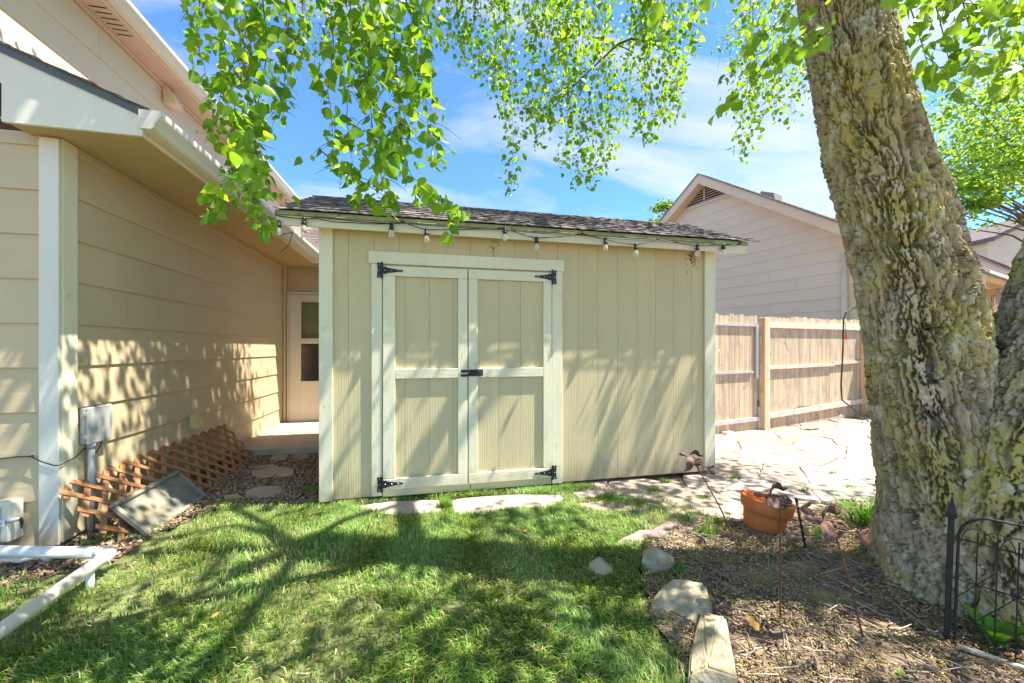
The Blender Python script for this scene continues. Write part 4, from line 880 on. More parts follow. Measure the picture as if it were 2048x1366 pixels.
# meter enclosure low on the front wall
mt = thing('utility_box', 'pale enclosure with padlock and key at the lower left edge', 'utility box', (-2.6, HY, 0.07))
part(mt, 'box', MB().box((-2.95, HY-0.11, 0.075), (-2.475, HY-0.017, 0.318), 0.01), m_gutter)
part(mt, 'front_plate', MB().box((-2.94, HY-0.122, 0.085), (-2.515, HY-0.111, 0.300), 0.006), m_grey)
q = on_plane(4, 1047, (0, HY-0.123), (0, 1))
part(mt, 'sticker', MB().box((q.x-0.12, HY-0.1245, q.z-0.018), (q.x+0.012, HY-0.1225, q.z+0.018)), m_label)
part(mt, 'print', MB().bar((q.x-0.018, HY-0.1252, q.z-0.01), (q.x-0.008, HY-0.1252, q.z+0.010), 0.004, 0.0008, (0, 1, 0)).bar((q.x-0.008, HY-0.1252, q.z-0.01), (q.x+0.002, HY-0.1252, q.z+0.010), 0.004, 0.0008, (0, 1, 0)), m_black)
lk = on_plane(32, 1040, (0, HY-0.10), (0, 1))
part(mt, 'lock_barrel', MB().tube([(-2.53, HY-0.10, lk.z-0.01), (-2.43, HY-0.10, lk.z+0.006)], 0.013, 12).tube([(-2.545, HY-0.10, lk.z-0.013), (-2.525, HY-0.10, lk.z-0.009)], 0.017, 12), m_galv, True)
part(mt, 'key', MB().tube([(-2.43, HY-0.10, lk.z+0.004), (-2.415, HY-0.11, lk.z-0.002), (-2.415, HY-0.11, lk.z-0.05)], [0.011, 0.009, 0.004], 8), m_black)

# PVC drain pipe
PR = 0.031
pA = Vector((-3.1, 2.98, 0.075)); pE = gd(222, 1106, 0.075); pB0 = gd(0, 1262, 0.085)
d1 = (pE-pA).normalized(); d2 = (pB0-pE).normalized(); pB = pE + d2*2.2
pvc = thing('drain_pipe', 'long white plastic drain pipe with elbow lying over the grass', 'pipe', (pE.x, pE.y, GZ))
part(pvc, 'pipe', MB().tube([pA, pE-d1*0.05], PR, 20), m_pvc, True)
part(pvc, 'pipe', MB().tube([pE+d2*0.05, pB], PR, 20), m_pvc, True)
el = [pE-d1*0.075, pE-d1*0.045]
for k in range(7):
    a = k/6; el.append((pE-d1*0.04).lerp(pE, a).lerp(pE.lerp(pE+d2*0.04, a), a))
el += [pE+d2*0.045, pE+d2*0.075]
part(pvc, 'elbow', MB().tube(el, PR+0.0045, 20), m_pvc, True)
st_ = pE + d2*0.16
part(pvc, 'support_leg', MB().tube([st_-UPZ*0.02, st_-UPZ*0.14], 0.017, 12), m_pvc, True)
sp = thing('drain_hose', 'thin white bent pipe behind the large drain pipe', 'pipe', gd(60, 1120))
part(sp, 'pipe', MB().tube([gd(-40, 1125, 0.02), gd(10, 1118, 0.02), gd(40, 1121, 0.0), gd(75, 1113, 0.015), gd(85, 1113, 0.01), gd(98, 1124, -0.03)], 0.014, 12), m_pvc, True)

# cedar lattice leaning on the wall
LB = Vector((-1.985, 3.0, GZ+0.01)); LU = Vector((0, 1, 0)); LV = (Vector((HX+0.04, 3.0, 0.33)) - LB).normalized(); LNm = LU.cross(LV).normalized()
if LNm.x < 0: LNm = -LNm
lat = thing('lattice_panel', 'brown diagonal wooden lattice panel leaning low against the house wall', 'lattice', LB)
LL, LW = 2.05, 0.50
def lclip(c, s):
    out = []                                    # line u - s*v = c clipped to the panel
    for v in (0.0, LW):
        out.append((c+s*v, v))
    (u0, v0), (u1, v1) = out
    def cut(u0, v0, u1, v1):
        t0, t1 = 0.0, 1.0; du = u1-u0
        if abs(du) < 1e-9: return None
        a, b = (0-u0)/du, (LL-u0)/du
        t0, t1 = max(t0, min(a, b)), min(t1, max(a, b))
        if t1-t0 < 0.12: return None
        return (u0+du*t0, v0+(v1-v0)*t0, u0+du*t1, v0+(v1-v0)*t1)
    return cut(u0, v0, u1, v1)
for layer, s in ((0, -1.0), (1, 1.0)):
    k = -6
    while k < 24:
        c = k*0.152 + (0.03 if layer else 0.0); r = lclip(c, s); k += 1
        if not r: continue
        off = LNm*(0.006 + (1-layer)*0.0095 + random.Random(k).uniform(0, 0.001))
        P0 = LB+LU*r[0]+LV*r[1]+off; P1 = LB+LU*r[2]+LV*r[3]+off; dd = (P1-P0).normalized()
        part(lat, 'slat', MB().bar(P0-dd*0.02, P1+dd*0.03, 0.036, 0.0085, LNm, 0.0015), m_lattice)
# grey tray leaning on the lattice
TB = Vector((-1.865, 3.10, GZ+0.012)); TU = Vector((0.0, 1, 0.0)); TVv = Vector((-0.225, 0.0, 0.235)); TVv.normalize(); TN = TVv.cross(TU) if TVv.cross(TU).x > 0 else TU.cross(TVv)
TU = (TU + Vector((0.0, 0, 0.015))).normalized()
tr = thing('tray', 'weathered grey rectangular tray leaning against the lattice', 'tray', TB)
def tq(u, v, n): return TB + TU*u + TVv*v + TN*n
TM = Matrix((TU, TVv, TN)).transposed()
part(tr, 'base', MB().obox(tq(0.355, 0.16, -0.02), (0.345, 0.15, 0.005), TM, 0.003), m_tray)
for (u0, u1, v0, v1) in ((0, 0.71, 0.29, 0.32), (0, 0.028, 0.0, 0.289), (0.682, 0.71, 0.0, 0.289), (0.12, 0.681, 0.0, 0.03)):
    part(tr, 'rim', MB().obox(tq((u0+u1)/2, (v0+v1)/2, -0.008), ((u1-u0)/2, (v1-v0)/2, 0.018), TM, 0.007), m_tray)

# ================================================================== THE BIG TREE
TZ = 2.05
tree = thing('tree', 'big leaning tree with deeply furrowed bark and drooping leafy branches', 'tree', gd(1930, 1230))
def edge_stem(rows):
    """rows: (y, left px, right px, depth) -> centre points and radii."""
    P, Rr = [], []
    for y, l, r, z in rows:
        a0, a1 = math.atan((l-1024)/FPX), math.atan((r-1024)/FPX); ac = (a0+a1)/2; rho = z/math.cos(ac)
        P.append(at(1024+FPX*math.tan(ac), y, z)); Rr.append(rho*math.sin((a1-a0)/2))
    return P, Rr
def bark_stem(P, Rr, nr, na, flare, seed, close=True):
    Z = np.array([p.z for p in P]); X = np.array([p.x for p in P]); Y = np.array([p.y for p in P]); Rr = np.array(Rr)
    o = np.argsort(Z); Z, X, Y, Rr = Z[o], X[o], Y[o], Rr[o]
    zz = np.linspace(Z[0], Z[-1], nr)
    def sm(A):
        a = np.interp(zz, Z, A); k = max(3, nr//22) | 1; pad = np.pad(a, k//2, mode='edge'); a2 = np.convolve(pad, np.ones(k)/k, 'valid')
        pad = np.pad(a2, k//2, mode='edge'); return np.convolve(pad, np.ones(k)/k, 'valid')
    cx, cy, rr = sm(X), sm(Y), sm(Rr)
    seam = math.atan2(np.mean(Y), np.mean(X))               # seam faces away from the camera
    th = seam + np.linspace(0, 2*math.pi, na, endpoint=False)
    T, S = np.meshgrid(np.arange(na)/na*2*math.pi, zz); A = (T-math.pi)*rr[:, None]+3.0
    hgt = (S - GZ)
    r = np.repeat(rr[:, None], na, 1)
    if flare:
        lob = 0.5+0.5*np.cos(3*(T)+seed+0.6) + 0.6*vnoise(T*1.3+5, S*0+seed, seed=seed)
        r = r + flare*np.exp(-np.maximum(hgt, 0)/0.16)*(0.25+lob)
    r = r*(1 + 0.10*(fbm(A*4+3, S*2.2+seed, o=2, seed=seed)-0.5)*2)
    # plates and furrows
    wa = A + 0.05*(fbm(A*8, S*5, o=5, seed=seed+1)-0.5)*2 + 0.012*(fbm(A*45, S*45, o=3, seed=seed+21)-0.5)*2; ws = S + 0.08*(fbm(A*7+40, S*7, o=5, seed=seed+2)-0.5)*2
    def cells(ca, cs, sd):
        u, v = wa/ca, ws/cs; iu, iv = np.floor(u).astype(np.int64), np.floor(v).astype(np.int64); f1 = np.full(u.shape, 9.0); f2 = f1.copy(); idv = np.zeros(u.shape); tv = idv.copy(); tu = idv.copy()
        for du in (-1, 0, 1):
            for dv in (-1, 0, 1):
                gx, gy = iu+du, iv+dv; d = np.hypot(gx+_h(gx, gy, 1+0*gx, sd)-u, gy+_h(gx, gy, 2+0*gx, sd)-v)
                hid = _h(gx, gy, 3+0*gx, sd); nearer = d < f1; tv = np.where(nearer, v-(gy+0.5), tv) if sd != None else tv; tu = np.where(nearer, u-(gx+0.5), tu); f2 = np.where(nearer, f1, np.minimum(f2, d)); idv = np.where(nearer, hid, idv); f1 = np.where(nearer, d, f1)
        return f1, f2, idv, np.clip(tv, -1, 1), np.clip(tu, -1, 1)
    f1, f2, i1, tv1, tu1 = cells(0.055, 0.16, seed); e1 = np.clip((f2-f1-0.02)/0.10, 0, 1)**0.6
    def crack(fa, fs, wd, sd):
        n = fbm(wa*fa+sd, ws*fs, o=4, seed=sd)-0.5; return np.exp(-(n/wd)**2)
    k1 = crack(18, 2.0, 0.028, seed+31); k2 = crack(36, 3.8, 0.032, seed+41); k3 = crack(14, 15, 0.020, seed+51)
    kk = np.maximum(np.maximum(k1, 0.75*k2), 0.62*k3); kk = np.clip((kk-0.30)/0.38, 0, 1); kk = kk*kk*(3-2*kk)
    def terrace(x, n):
        x = x*n; f = np.floor(x); g = np.clip((x-f-0.72)/0.28, 0, 1); return (f+g*g)/n
    tr1 = terrace(fbm(wa*17+5, ws*6.5, o=4, seed=seed+61), 7); tr2 = terrace(fbm(A*44, S*24+9, o=3, seed=seed+71), 6)
    fine = fbm(A*110, S*70, o=3, seed=seed+81)
    fur = 1-np.abs(2*fbm(A*9, S*1.4, o=3, seed=seed+5)-1); fur = np.clip((fur-0.80)/0.2, 0, 1)
    disp = 0.016 - 0.058*kk*(0.6+0.8*i1) - 0.012*(1-e1) + 0.022*(tr1-0.5) + 0.014*(tr2-0.5) + 0.014*(fine-0.5) - 0.020*fur + 0.005*tv1*e1
    r = r + disp
    XX = cx[:, None] + r*np.cos(th)[None, :]; YY = cy[:, None] + r*np.sin(th)[None, :]
    V = np.stack([XX.ravel(), YY.ravel(), (S+0.012*(fbm(A*20, S*20, o=2, seed=seed+3)-0.5)).ravel()], -1)
    idx = np.arange(nr*na).reshape(nr, na); nx = np.roll(idx, -1, 1)
    F = np.stack([idx[:-1], nx[:-1], nx[1:], idx[1:]], -1).reshape(-1, 4)
    return V - np.array(tree.location), F
rows = [(1345, 1722, 2300, 2.05), (1280, 1742, 2270, 2.05), (1200, 1752, 2235, 2.05), (1100, 1755, 2185, 2.05), (1000, 1753, 2110, 2.05), (920, 1750, 2050, 2.06), (850, 1746, 2012, 2.06), (780, 1740, 1995, 2.07), (700, 1732, 1985, 2.08), (600, 1716, 1966, 2.10),
        (500, 1694, 1940, 2.12), (400, 1672, 1908, 2.14), (300, 1650, 1868, 2.15), (200, 1634, 1832, 2.16), (100, 1616, 1800, 2.17), (0, 1600, 1775, 2.18), (-150, 1580, 1740, 2.2), (-420, 1550, 1695, 2.25), (-800, 1515, 1635, 2.3)]
P1, R1 = edge_stem(rows); V, F = bark_stem(P1, R1, 760, 460, 0.085, 3)
o = bpy.data.objects.new('trunk', arrays_mesh('trunk', V, F, m_bark)); link(o, tree)
rows2 = [(1330, 1800, 2290, 1.92), (1200, 1815, 2275, 1.88), (1080, 1835, 2270, 1.86), (980, 1860, 2268, 1.85), (900, 1890, 2268, 1.84), (850, 1915, 2270, 1.84), (800, 1940, 2274, 1.83), (760, 1960, 2278, 1.83), (714, 1978, 2284, 1.83), (640, 1998, 2294, 1.84), (515, 2026, 2318, 1.85), (400, 2072, 2345, 1.86), (200, 2155, 2400, 1.88), (0, 2240, 2460, 1.9), (-400, 2410, 2600, 1.92)]
P2, R2 = edge_stem(rows2); V, F = bark_stem(P2, R2, 620, 420, 0.03, 11)
o = bpy.data.objects.new('second_stem', arrays_mesh('second_stem', V, F, m_bark)); link(o, tree)

# ---- leaves
_h2 = [(.0, .0), (.30, .10), (.45, .33), (.37, .60), (.16, .84), (.0, 1.08)]
lv_ = [(0, 0, 0), (0, .36, -.02), (0, .62, -.05), (0, 1.08, -.16)]
for sgn in (1, -1): lv_ += [(sgn*x, y, abs(x)*0.28 - 0.12*y*y) for x, y in _h2[1:5]]
LEAFV = np.array(lv_, float)
def _lf(b, fl):
    t = [(0, b, 1), (b, b+1, 1), (1, b+1, 2), (b+1, b+2, 2), (2, b+2, b+3), (2, b+3, 3)]
    return [(a, c, d) if fl else (a, d, c) for a, c, d in t]
LEAFF = np.array(_lf(4, True) + _lf(8, False), int)
QUADV = np.array([(0, 0, 0), (.40, .42, .09), (0, 1.0, -.08), (-.40, .42, .09)], float); QUADF = np.array([(0, 1, 2), (0, 2, 3)], int)
def rotmats(n, tipdown=0.75):
    """leaf frames: y = tip direction (drooping), z = normal."""
    y = rng.normal(size=(n, 3)); y[:, 2] = y[:, 2]*0.5 - tipdown*1.6; y /= np.linalg.norm(y, axis=1)[:, None]
    z = rng.normal(size=(n, 3)); z -= (z*y).sum(1)[:, None]*y; z /= np.linalg.norm(z, axis=1)[:, None]
    x = np.cross(y, z); return np.stack([x, y, z], -1)
def leaf_arrays(P, size, TV, TF, tip=0.75, greens=None):
    n = len(P); M = rotmats(n, tip); V = np.einsum('nij,kj->nki', M, TV)*np.asarray(size).reshape(-1, 1, 1) + P[:, None, :]
    F = TF[None] + (np.arange(n)*len(TV))[:, None, None]
    if greens is None:
        a = np.array([0.07, 0.20, 0.015]); b = np.array([0.23, 0.40, 0.03]); t = rng.random(n)[:, None]**1.3; greens = a*(1-t)+b*t
    C = np.repeat(greens, len(TV), 0)
    return V.reshape(-1, 3), F.reshape(-1, 3), C
leafP, leafS = [], []; nearP, nearS = [], []; twigs = MB()
TB_ = Vector(tree.location)
def strand(pts, z0, n, spread, size, near=False, z1=None, tw=0.003, taper=0.6, zs=0.10):
    z1 = z0 if z1 is None else z1; pts = np.array(pts, float); m = len(pts)
    d = np.r_[0, np.cumsum(np.hypot(*np.diff(pts, axis=0).T))]; L = d[-1]
    t = rng.random(n)**0.9; px = np.interp(t*L, d, pts[:, 0]); py = np.interp(t*L, d, pts[:, 1]); sp = spread*(1-taper*t)
    px = px + rng.normal(size=n)*sp; py = py + rng.normal(size=n)*sp*0.5; zz = z0+(z1-z0)*t + rng.normal(size=n)*zs
    for k in range(n):
        (nearP if near else leafP).append(at(px[k], py[k], zz[k])); (nearS if near else leafS).append(size*rng.uniform(0.45, 1.25))
    W = [at(np.interp(q*L, d, pts[:, 0]), np.interp(q*L, d, pts[:, 1]), z0+(z1-z0)*q) for q in np.linspace(0, 1, 9)]
    twigs.tube(W, [tw*(1-0.75*k/8) for k in range(9)], 5)
    for k in range(max(2, n//9)):
        q = rng.uniform(0.05, 0.9); a = at(np.interp(q*L, d, pts[:, 0]), np.interp(q*L, d, pts[:, 1]), z0+(z1-z0)*q)
        e = at(np.interp(q*L, d, pts[:, 0])+rng.normal()*spread*1.1, np.interp(q*L, d, pts[:, 1])+abs(rng.normal())*spread*0.9+8, z0+(z1-z0)*q+rng.normal()*zs); twigs.tube([a, (a+e)/2+Vector((0, 0, 0.01)), e], [tw*0.5, tw*0.4, tw*0.25], 4)
# near curtain on the left (two clusters)
for pts, z, n, sp in (
    ([(355, -60), (380, 40), (408, 130), (418, 200)], 1.62, 26, 14), ([(430, -60), (450, 100), (468, 200), (480, 300), (500, 380), (535, 440)], 1.56, 95, 30),
    ([(470, -60), (492, 120), (500, 220), (470, 320), (440, 390), (420, 425)], 1.5, 95, 30), ([(520, -60), (535, 100), (520, 200), (490, 280), (520, 350), (572, 392)], 1.6, 85, 28),
    ([(570, -60), (575, 90), (568, 180), (540, 265)], 1.66, 62, 24), ([(600, -60), (608, 60), (604, 130)], 1.7, 20, 14), ([(545, -60), (480, 90), (440, 190), (425, 270)], 1.58, 70, 26),
    ([(500, 250), (520, 330), (500, 400), (540, 480)], 1.5, 34, 18), ([(390, -60), (400, 20), (390, 80)], 1.6, 16, 14),
    ([(655, -60), (668, 100), (655, 180), (668, 260), (662, 330)], 1.55, 44, 18), ([(700, -60), (702, 120), (692, 220), (700, 300), (722, 412)], 1.5, 85, 26), ([(742, -60), (736, 150), (745, 260), (760, 340), (778, 425)], 1.52, 95, 28),
    ([(782, -60), (792, 120), (800, 220), (802, 310), (832, 372), (890, 408), (932, 428)], 1.5, 100, 28), ([(822, -60), (832, 100), (850, 200), (868, 280), (880, 330)], 1.55, 80, 26), ([(862, -60), (855, 80), (832, 180), (792, 280), (762, 322)], 1.58, 74, 26),
    ([(720, -60), (760, 60), (790, 130), (830, 200)], 1.6, 60, 30), ([(680, -60), (720, 80), (740, 180)], 1.6, 46, 26),
    ([(640, 300), (700, 350), (760, 385), (800, 420)], 1.5, 16, 22), ([(880, 390), (900, 430), (905, 480)], 1.5, 7, 8)):
    strand(pts, z, int(n*1.7), sp, 0.045, True)
# middle distance sprays over the shed
for x, ye, n in ((600, 90, 40), (625, 160, 70), (650, 110, 50), (925, 130, 150), (955, 150, 150), (985, 190, 190), (1010, 240, 210), (1022, 385, 190), (1050, 270, 200), (1075, 300, 210), (1100, 250, 170), (1130, 330, 240), (1155, 372, 220), (1180, 376, 220), (1205, 345, 220), (1215, 300, 200), (1245, 250, 180),
                (1275, 270, 190), (1300, 285, 200), (1325, 255, 170), (1345, 240, 170), (1362, 160, 120), (1380, 90, 90), (1190, 120, 150), (1120, 110, 140), (1060, 90, 120), (1290, 90, 130), (890, 100, 90), (870, 60, 70)):
    x0 = x+rng.uniform(-30, 40); strand([(x0, -60), (x0+(x-x0)*0.4, ye*0.3), (x+6, ye*0.7), (x, ye)], 4.4+rng.uniform(-0.5, 0.6), int(n*1.2), 19, 0.057, False, None, 0.004, 0.55, 0.22)
strand([(1330, 90), (1250, 75), (1180, 140), (1110, 210)], 4.3, 60, 26, 0.062, False, None, 0.018, 0.5, 0.2)
for x, ye, n in ((1440, 100, 80), (1462, 200, 110), (1478, 325, 150), (1500, 270, 150), (1525, 250, 150), (1550, 230, 130), (1575, 250, 120), (1600, 200, 120), (1630, 150, 60)):
    x0 = x+rng.uniform(20, 70); strand([(x0, -60), (x0-10, ye*0.4), (x+8, ye*0.75), (x, ye)], 4.2+rng.uniform(-0.4, 0.5), int(n*1.2), 22, 0.057, False, None, 0.004, 0.5, 0.2)
# near twigs by the trunk and yellow-green curtain on the right
for pts, z, n, sp in (([(1660, 30), (1590, 80), (1530, 130), (1470, 190), (1420, 240)], 1.75, 34, 20), ([(1640, -40), (1560, 40), (1500, 90), (1460, 150)], 1.8, 40, 26), ([(1660, 60), (1620, 90), (1580, 110)], 1.7, 18, 14), ([(1330, -60), (1310, 0), (1300, 30)], 1.7, 8, 12), ([(1405, -40), (1408, 10)], 1.7, 4, 6),
                      ([(1790, -60), (1830, 40), (1850, 110), (1870, 170)], 1.75, 46, 28), ([(1850, -60), (1880, 40), (1900, 130), (1915, 190)], 1.8, 56, 30), ([(1910, -60), (1940, 60), (1950, 140)], 1.7, 60, 32), ([(1980, -60), (2000, 60), (2010, 150), (1990, 200)], 1.8, 60, 32), ([(2060, -60), (2050, 60), (2030, 170)], 1.75, 50, 30), ([(1820, -40), (1880, 0), (1960, 10), (2050, 20)], 1.7, 40, 24)):
    strand(pts, z, n, sp, 0.056, True, None, 0.0035)
# boughs that carry the sprays, all above the picture
def bough(pts, r0, r1): twigs.tube(pts, list(np.linspace(r0, r1, len(pts))), 8)
top = P1[-3]
bough([P1[-3], at(1450, -150, 2.2), at(1100, -110, 1.9), at(800, -100, 1.65), at(600, -100, 1.6), at(420, -100, 1.55)], 0.07, 0.012)
bough([P1[-2], at(1500, -330, 3.0), at(1400, -190, 4.0), at(1200, -130, 4.6), at(1000, -120, 4.5), at(700, -110, 4.5)], 0.09, 0.02)
bough([at(1500, -330, 3.0), at(1560, -160, 3.8), at(1620, -110, 4.2)], 0.04, 0.015)
bough([P2[-2], at(2000, -160, 1.9), at(1860, -110, 1.8)], 0.05, 0.012)
CR = [(0.5, 2.4, 6.2), (-1.0, 1.2, 6.6), (1.4, 4.6, 7.0), (4.6, 3.0, 6.8), (3.4, -1.0, 6.6), (0.8, -1.2, 6.4), (5.2, 0.8, 6.6), (2.2, 1.0, 8.6)]
r_b = random.Random(19)
for c in CR:
    a = Vector(P1[-1]); b = Vector(c); j1, j2 = Vector((r_b.uniform(-.35, .35), r_b.uniform(-.35, .35), .3)), Vector((r_b.uniform(-.45, .45), r_b.uniform(-.45, .45), .2)); bough([a, a.lerp(b, 0.3)+j1, a.lerp(b, 0.55)+j2, a.lerp(b, 0.8)+j1*0.6, b], 0.045, 0.008)
o = bpy.data.objects.new('branches', twigs.mesh('branches', m_twig, TB_, True)); link(o, tree)
# overhead crown, out of the picture above, that casts the dappled shade
cl = []
r_c = random.Random(44)
while len(cl) < 60:
    x, y, z = r_c.uniform(-3.6, 7.6), r_c.uniform(-3.4, 6.6), r_c.uniform(3.3, 7.4)
    if ((x-2.0)/5.3)**2 + ((y-1.6)/4.9)**2 + ((z-5.2)/2.1)**2 > 1: continue
    if any((x-q[0])**2+(y-q[1])**2+(z-q[2])**2 < 0.35 for q in cl): continue
    cl.append((x, y, z))
for k in range(24): cl.append((r_c.uniform(-0.6, 1.1), r_c.uniform(3.3, 4.6), r_c.uniform(5.2, 6.8)))
for k in range(8): cl.append((r_c.uniform(-1.7, -0.4), r_c.uniform(1.7, 2.35), r_c.uniform(3.9, 4.8)))
for k in range(10): cl.append((r_c.uniform(4.0, 6.4), r_c.uniform(1.2, 3.2), r_c.uniform(4.2, 5.4)))
for k in range(4): cl.append((r_c.uniform(3.2, 5.4), r_c.uniform(-0.2, 1.5), r_c.uniform(3.9, 5.2)))
ovP = []
for c in cl:
    n = r_c.randint(150, 300); s = r_c.uniform(0.20, 0.42); q = rng.normal(size=(n, 3))*np.array([s, s, s*0.7]) + np.array(c); ovP.append(q)
ovP = np.concatenate(ovP); px, py, zc = to_px(ovP)
vis = (zc > 0.05) & (px > -90) & (px < 2140) & (py > -45)
ovP = ovP[~vis]
parts_ = [leaf_arrays(np.array([tuple(p) for p in leafP]), np.array(leafS), LEAFV, LEAFF), leaf_arrays(ovP, rng.uniform(0.07, 0.115, len(ovP)), QUADV, QUADF)]
# near leaves: the 290 largest are single leaves, the rest joins the crown
order = sorted(range(len(nearP)), key=lambda i: -nearS[i]); bigset = order[:290]; rest = order[290:]
parts_.append(leaf_arrays(np.array([tuple(nearP[i]) for i in rest]), np.array([nearS[i] for i in rest]), LEAFV, LEAFF))
V = []; Fs = []; C = []; off = 0
for v, f, c in parts_: V.append(v); Fs.append(f+off); C.append(c); off += len(v)
V = np.concatenate(V) - np.array(TB_); Fs = np.concatenate(Fs); C = np.concatenate(C)
o = bpy.data.objects.new('crown', arrays_mesh('crown', V, Fs, m_leafs, C)); link(o, tree); o['kind'] = 'stuff'
lmesh = []
for k in range(3):
    lv2 = LEAFV.copy(); lv2[:, 2] *= (0.6, 1.0, 1.6)[k]; lv2[:, 0] *= (1.0, 0.9, 1.08)[k]; lmesh.append(arrays_mesh('leaf', lv2, LEAFF, m_leaf))
Ms = rotmats(len(bigset))
for k, i in enumerate(bigset): inst(tree, 'leaf', lmesh[k % 3], nearP[i], Matrix(Ms[k].tolist()), (nearS[i],)*3)

# ---- trees far behind
def far_tree(name, label, base, crowns, n, size, trunk_r, ztop, g0, g1, seed):
    t = thing(name, label, 'tree', base); r = np.random.default_rng(seed); b = Vector(base)
    tm = MB().tube([b, b+Vector((0.1, 0, ztop*0.4)), b+Vector((-0.1, 0.1, ztop*0.75))], [trunk_r, trunk_r*0.7, trunk_r*0.35], 10)
    P = []
    for (c, rad, w) in crowns:
        m = int(n*w); kk = max(6, m//90)
        cc = r.normal(size=(kk, 3)); cc /= np.linalg.norm(cc, axis=1)[:, None]; cc *= (r.random((kk, 1))**0.45)*np.array(rad); cc += np.array(c)
        for q in cc: P.append(q + r.normal(size=(m//kk, 3))*np.array([0.42, 0.42, 0.26])*max(rad)/3)
        for q in cc[::max(1, kk//9)]: tm.tube([b+Vector((0, 0, ztop*0.45)), (b+Vector((0, 0, ztop*0.6)))*0.5+Vector(q)*0.5, Vector(q)], [trunk_r*0.16, trunk_r*0.1, 0.012], 5)
    P = np.concatenate(P); tt = r.random((len(P), 1)); G = np.array(g0)*(1-tt)+np.array(g1)*tt
    V, F, C = leaf_arrays(P, r.uniform(size*0.7, size*1.2, len(P)), QUADV, QUADF, 0.3, G)
    o = bpy.data.objects.new('crown', arrays_mesh('crown', V-np.array(b), F, m_leafs, C)); link(o, t); o['kind'] = 'stuff'
    part(t, 'trunk', tm, m_twig)
    return t
c1 = at(2010, 330, 13.0); b1 = at(2190, 700, 13.5); b1 = Vector((b1.x, b1.y, GZ))
far_tree('maple_tree', 'dense green maple crown beyond the right side of the trunk', b1, [((c1.x+0.2, c1.y, c1.z+0.3), (3.3, 3.0, 2.3), 0.5), (tuple(at(2090, 200, 13)), (3.6, 3.0, 2.7), 0.4), (tuple(at(1935, 405, 12.5)), (0.9, 0.9, 0.7), 0.1)], 10500, 0.16, 0.28, 8.0, (0.08, 0.20, 0.03), (0.27, 0.42, 0.06), 2)
c2 = at(1330, 425, 24.0); b2 = Vector((c2.x, c2.y, GZ))
far_tree('tree', 'small pale green treetop showing left of the neighbour gable', b2, [((c2.x, c2.y, c2.z-0.5), (1.1, 1.1, 1.6), 0.7), ((c2.x-0.6, c2.y, c2.z-1.6), (1.3, 1.3, 1.2), 0.3)], 2600, 0.22, 0.2, 8.5, (0.07, 0.17, 0.03), (0.16, 0.28, 0.05), 4)

# ================================================================== GARDEN THINGS
def gpos(px, py): p = gd(px, py); return Vector((p.x, p.y, float(zground(p.x, p.y))))
# terracotta pot, tipped a little
pc = gpos(1524, 1064); PM = Matrix.Rotation(R_(9), 3, Vector((FW[0], FW[1], 0)))
pot = thing('flower_pot', 'large empty terracotta flower pot standing tilted on the mulch', 'flower pot', pc)
prof = [(0.0, -0.01), (0.125, -0.01), (0.130, 0.0), (0.153, 0.135), (0.158, 0.175), (0.176, 0.178), (0.180, 0.186), (0.190, 0.256), (0.188, 0.266), (0.178, 0.268), (0.172, 0.26), (0.160, 0.18), (0.118, 0.02), (0, 0.02)]
part(pot, 'body', MB().lathe([(r*0.86, z*0.93) for r, z in prof], pc-UPZ*0.02, 48, PM), m_terra, True)
part(pot, 'soil', MB().lathe([(0.0, 0.055), (0.05, 0.05), (0.115, 0.05)], pc-UPZ*0.02, 20, PM), m_mulchsoil)
part(pot, 'stick', MB().tube([pc+PM@Vector((0.02, 0.05, 0.03)), pc+PM@Vector((0.05, -0.03, 0.16))], 0.004, 5), m_twig)

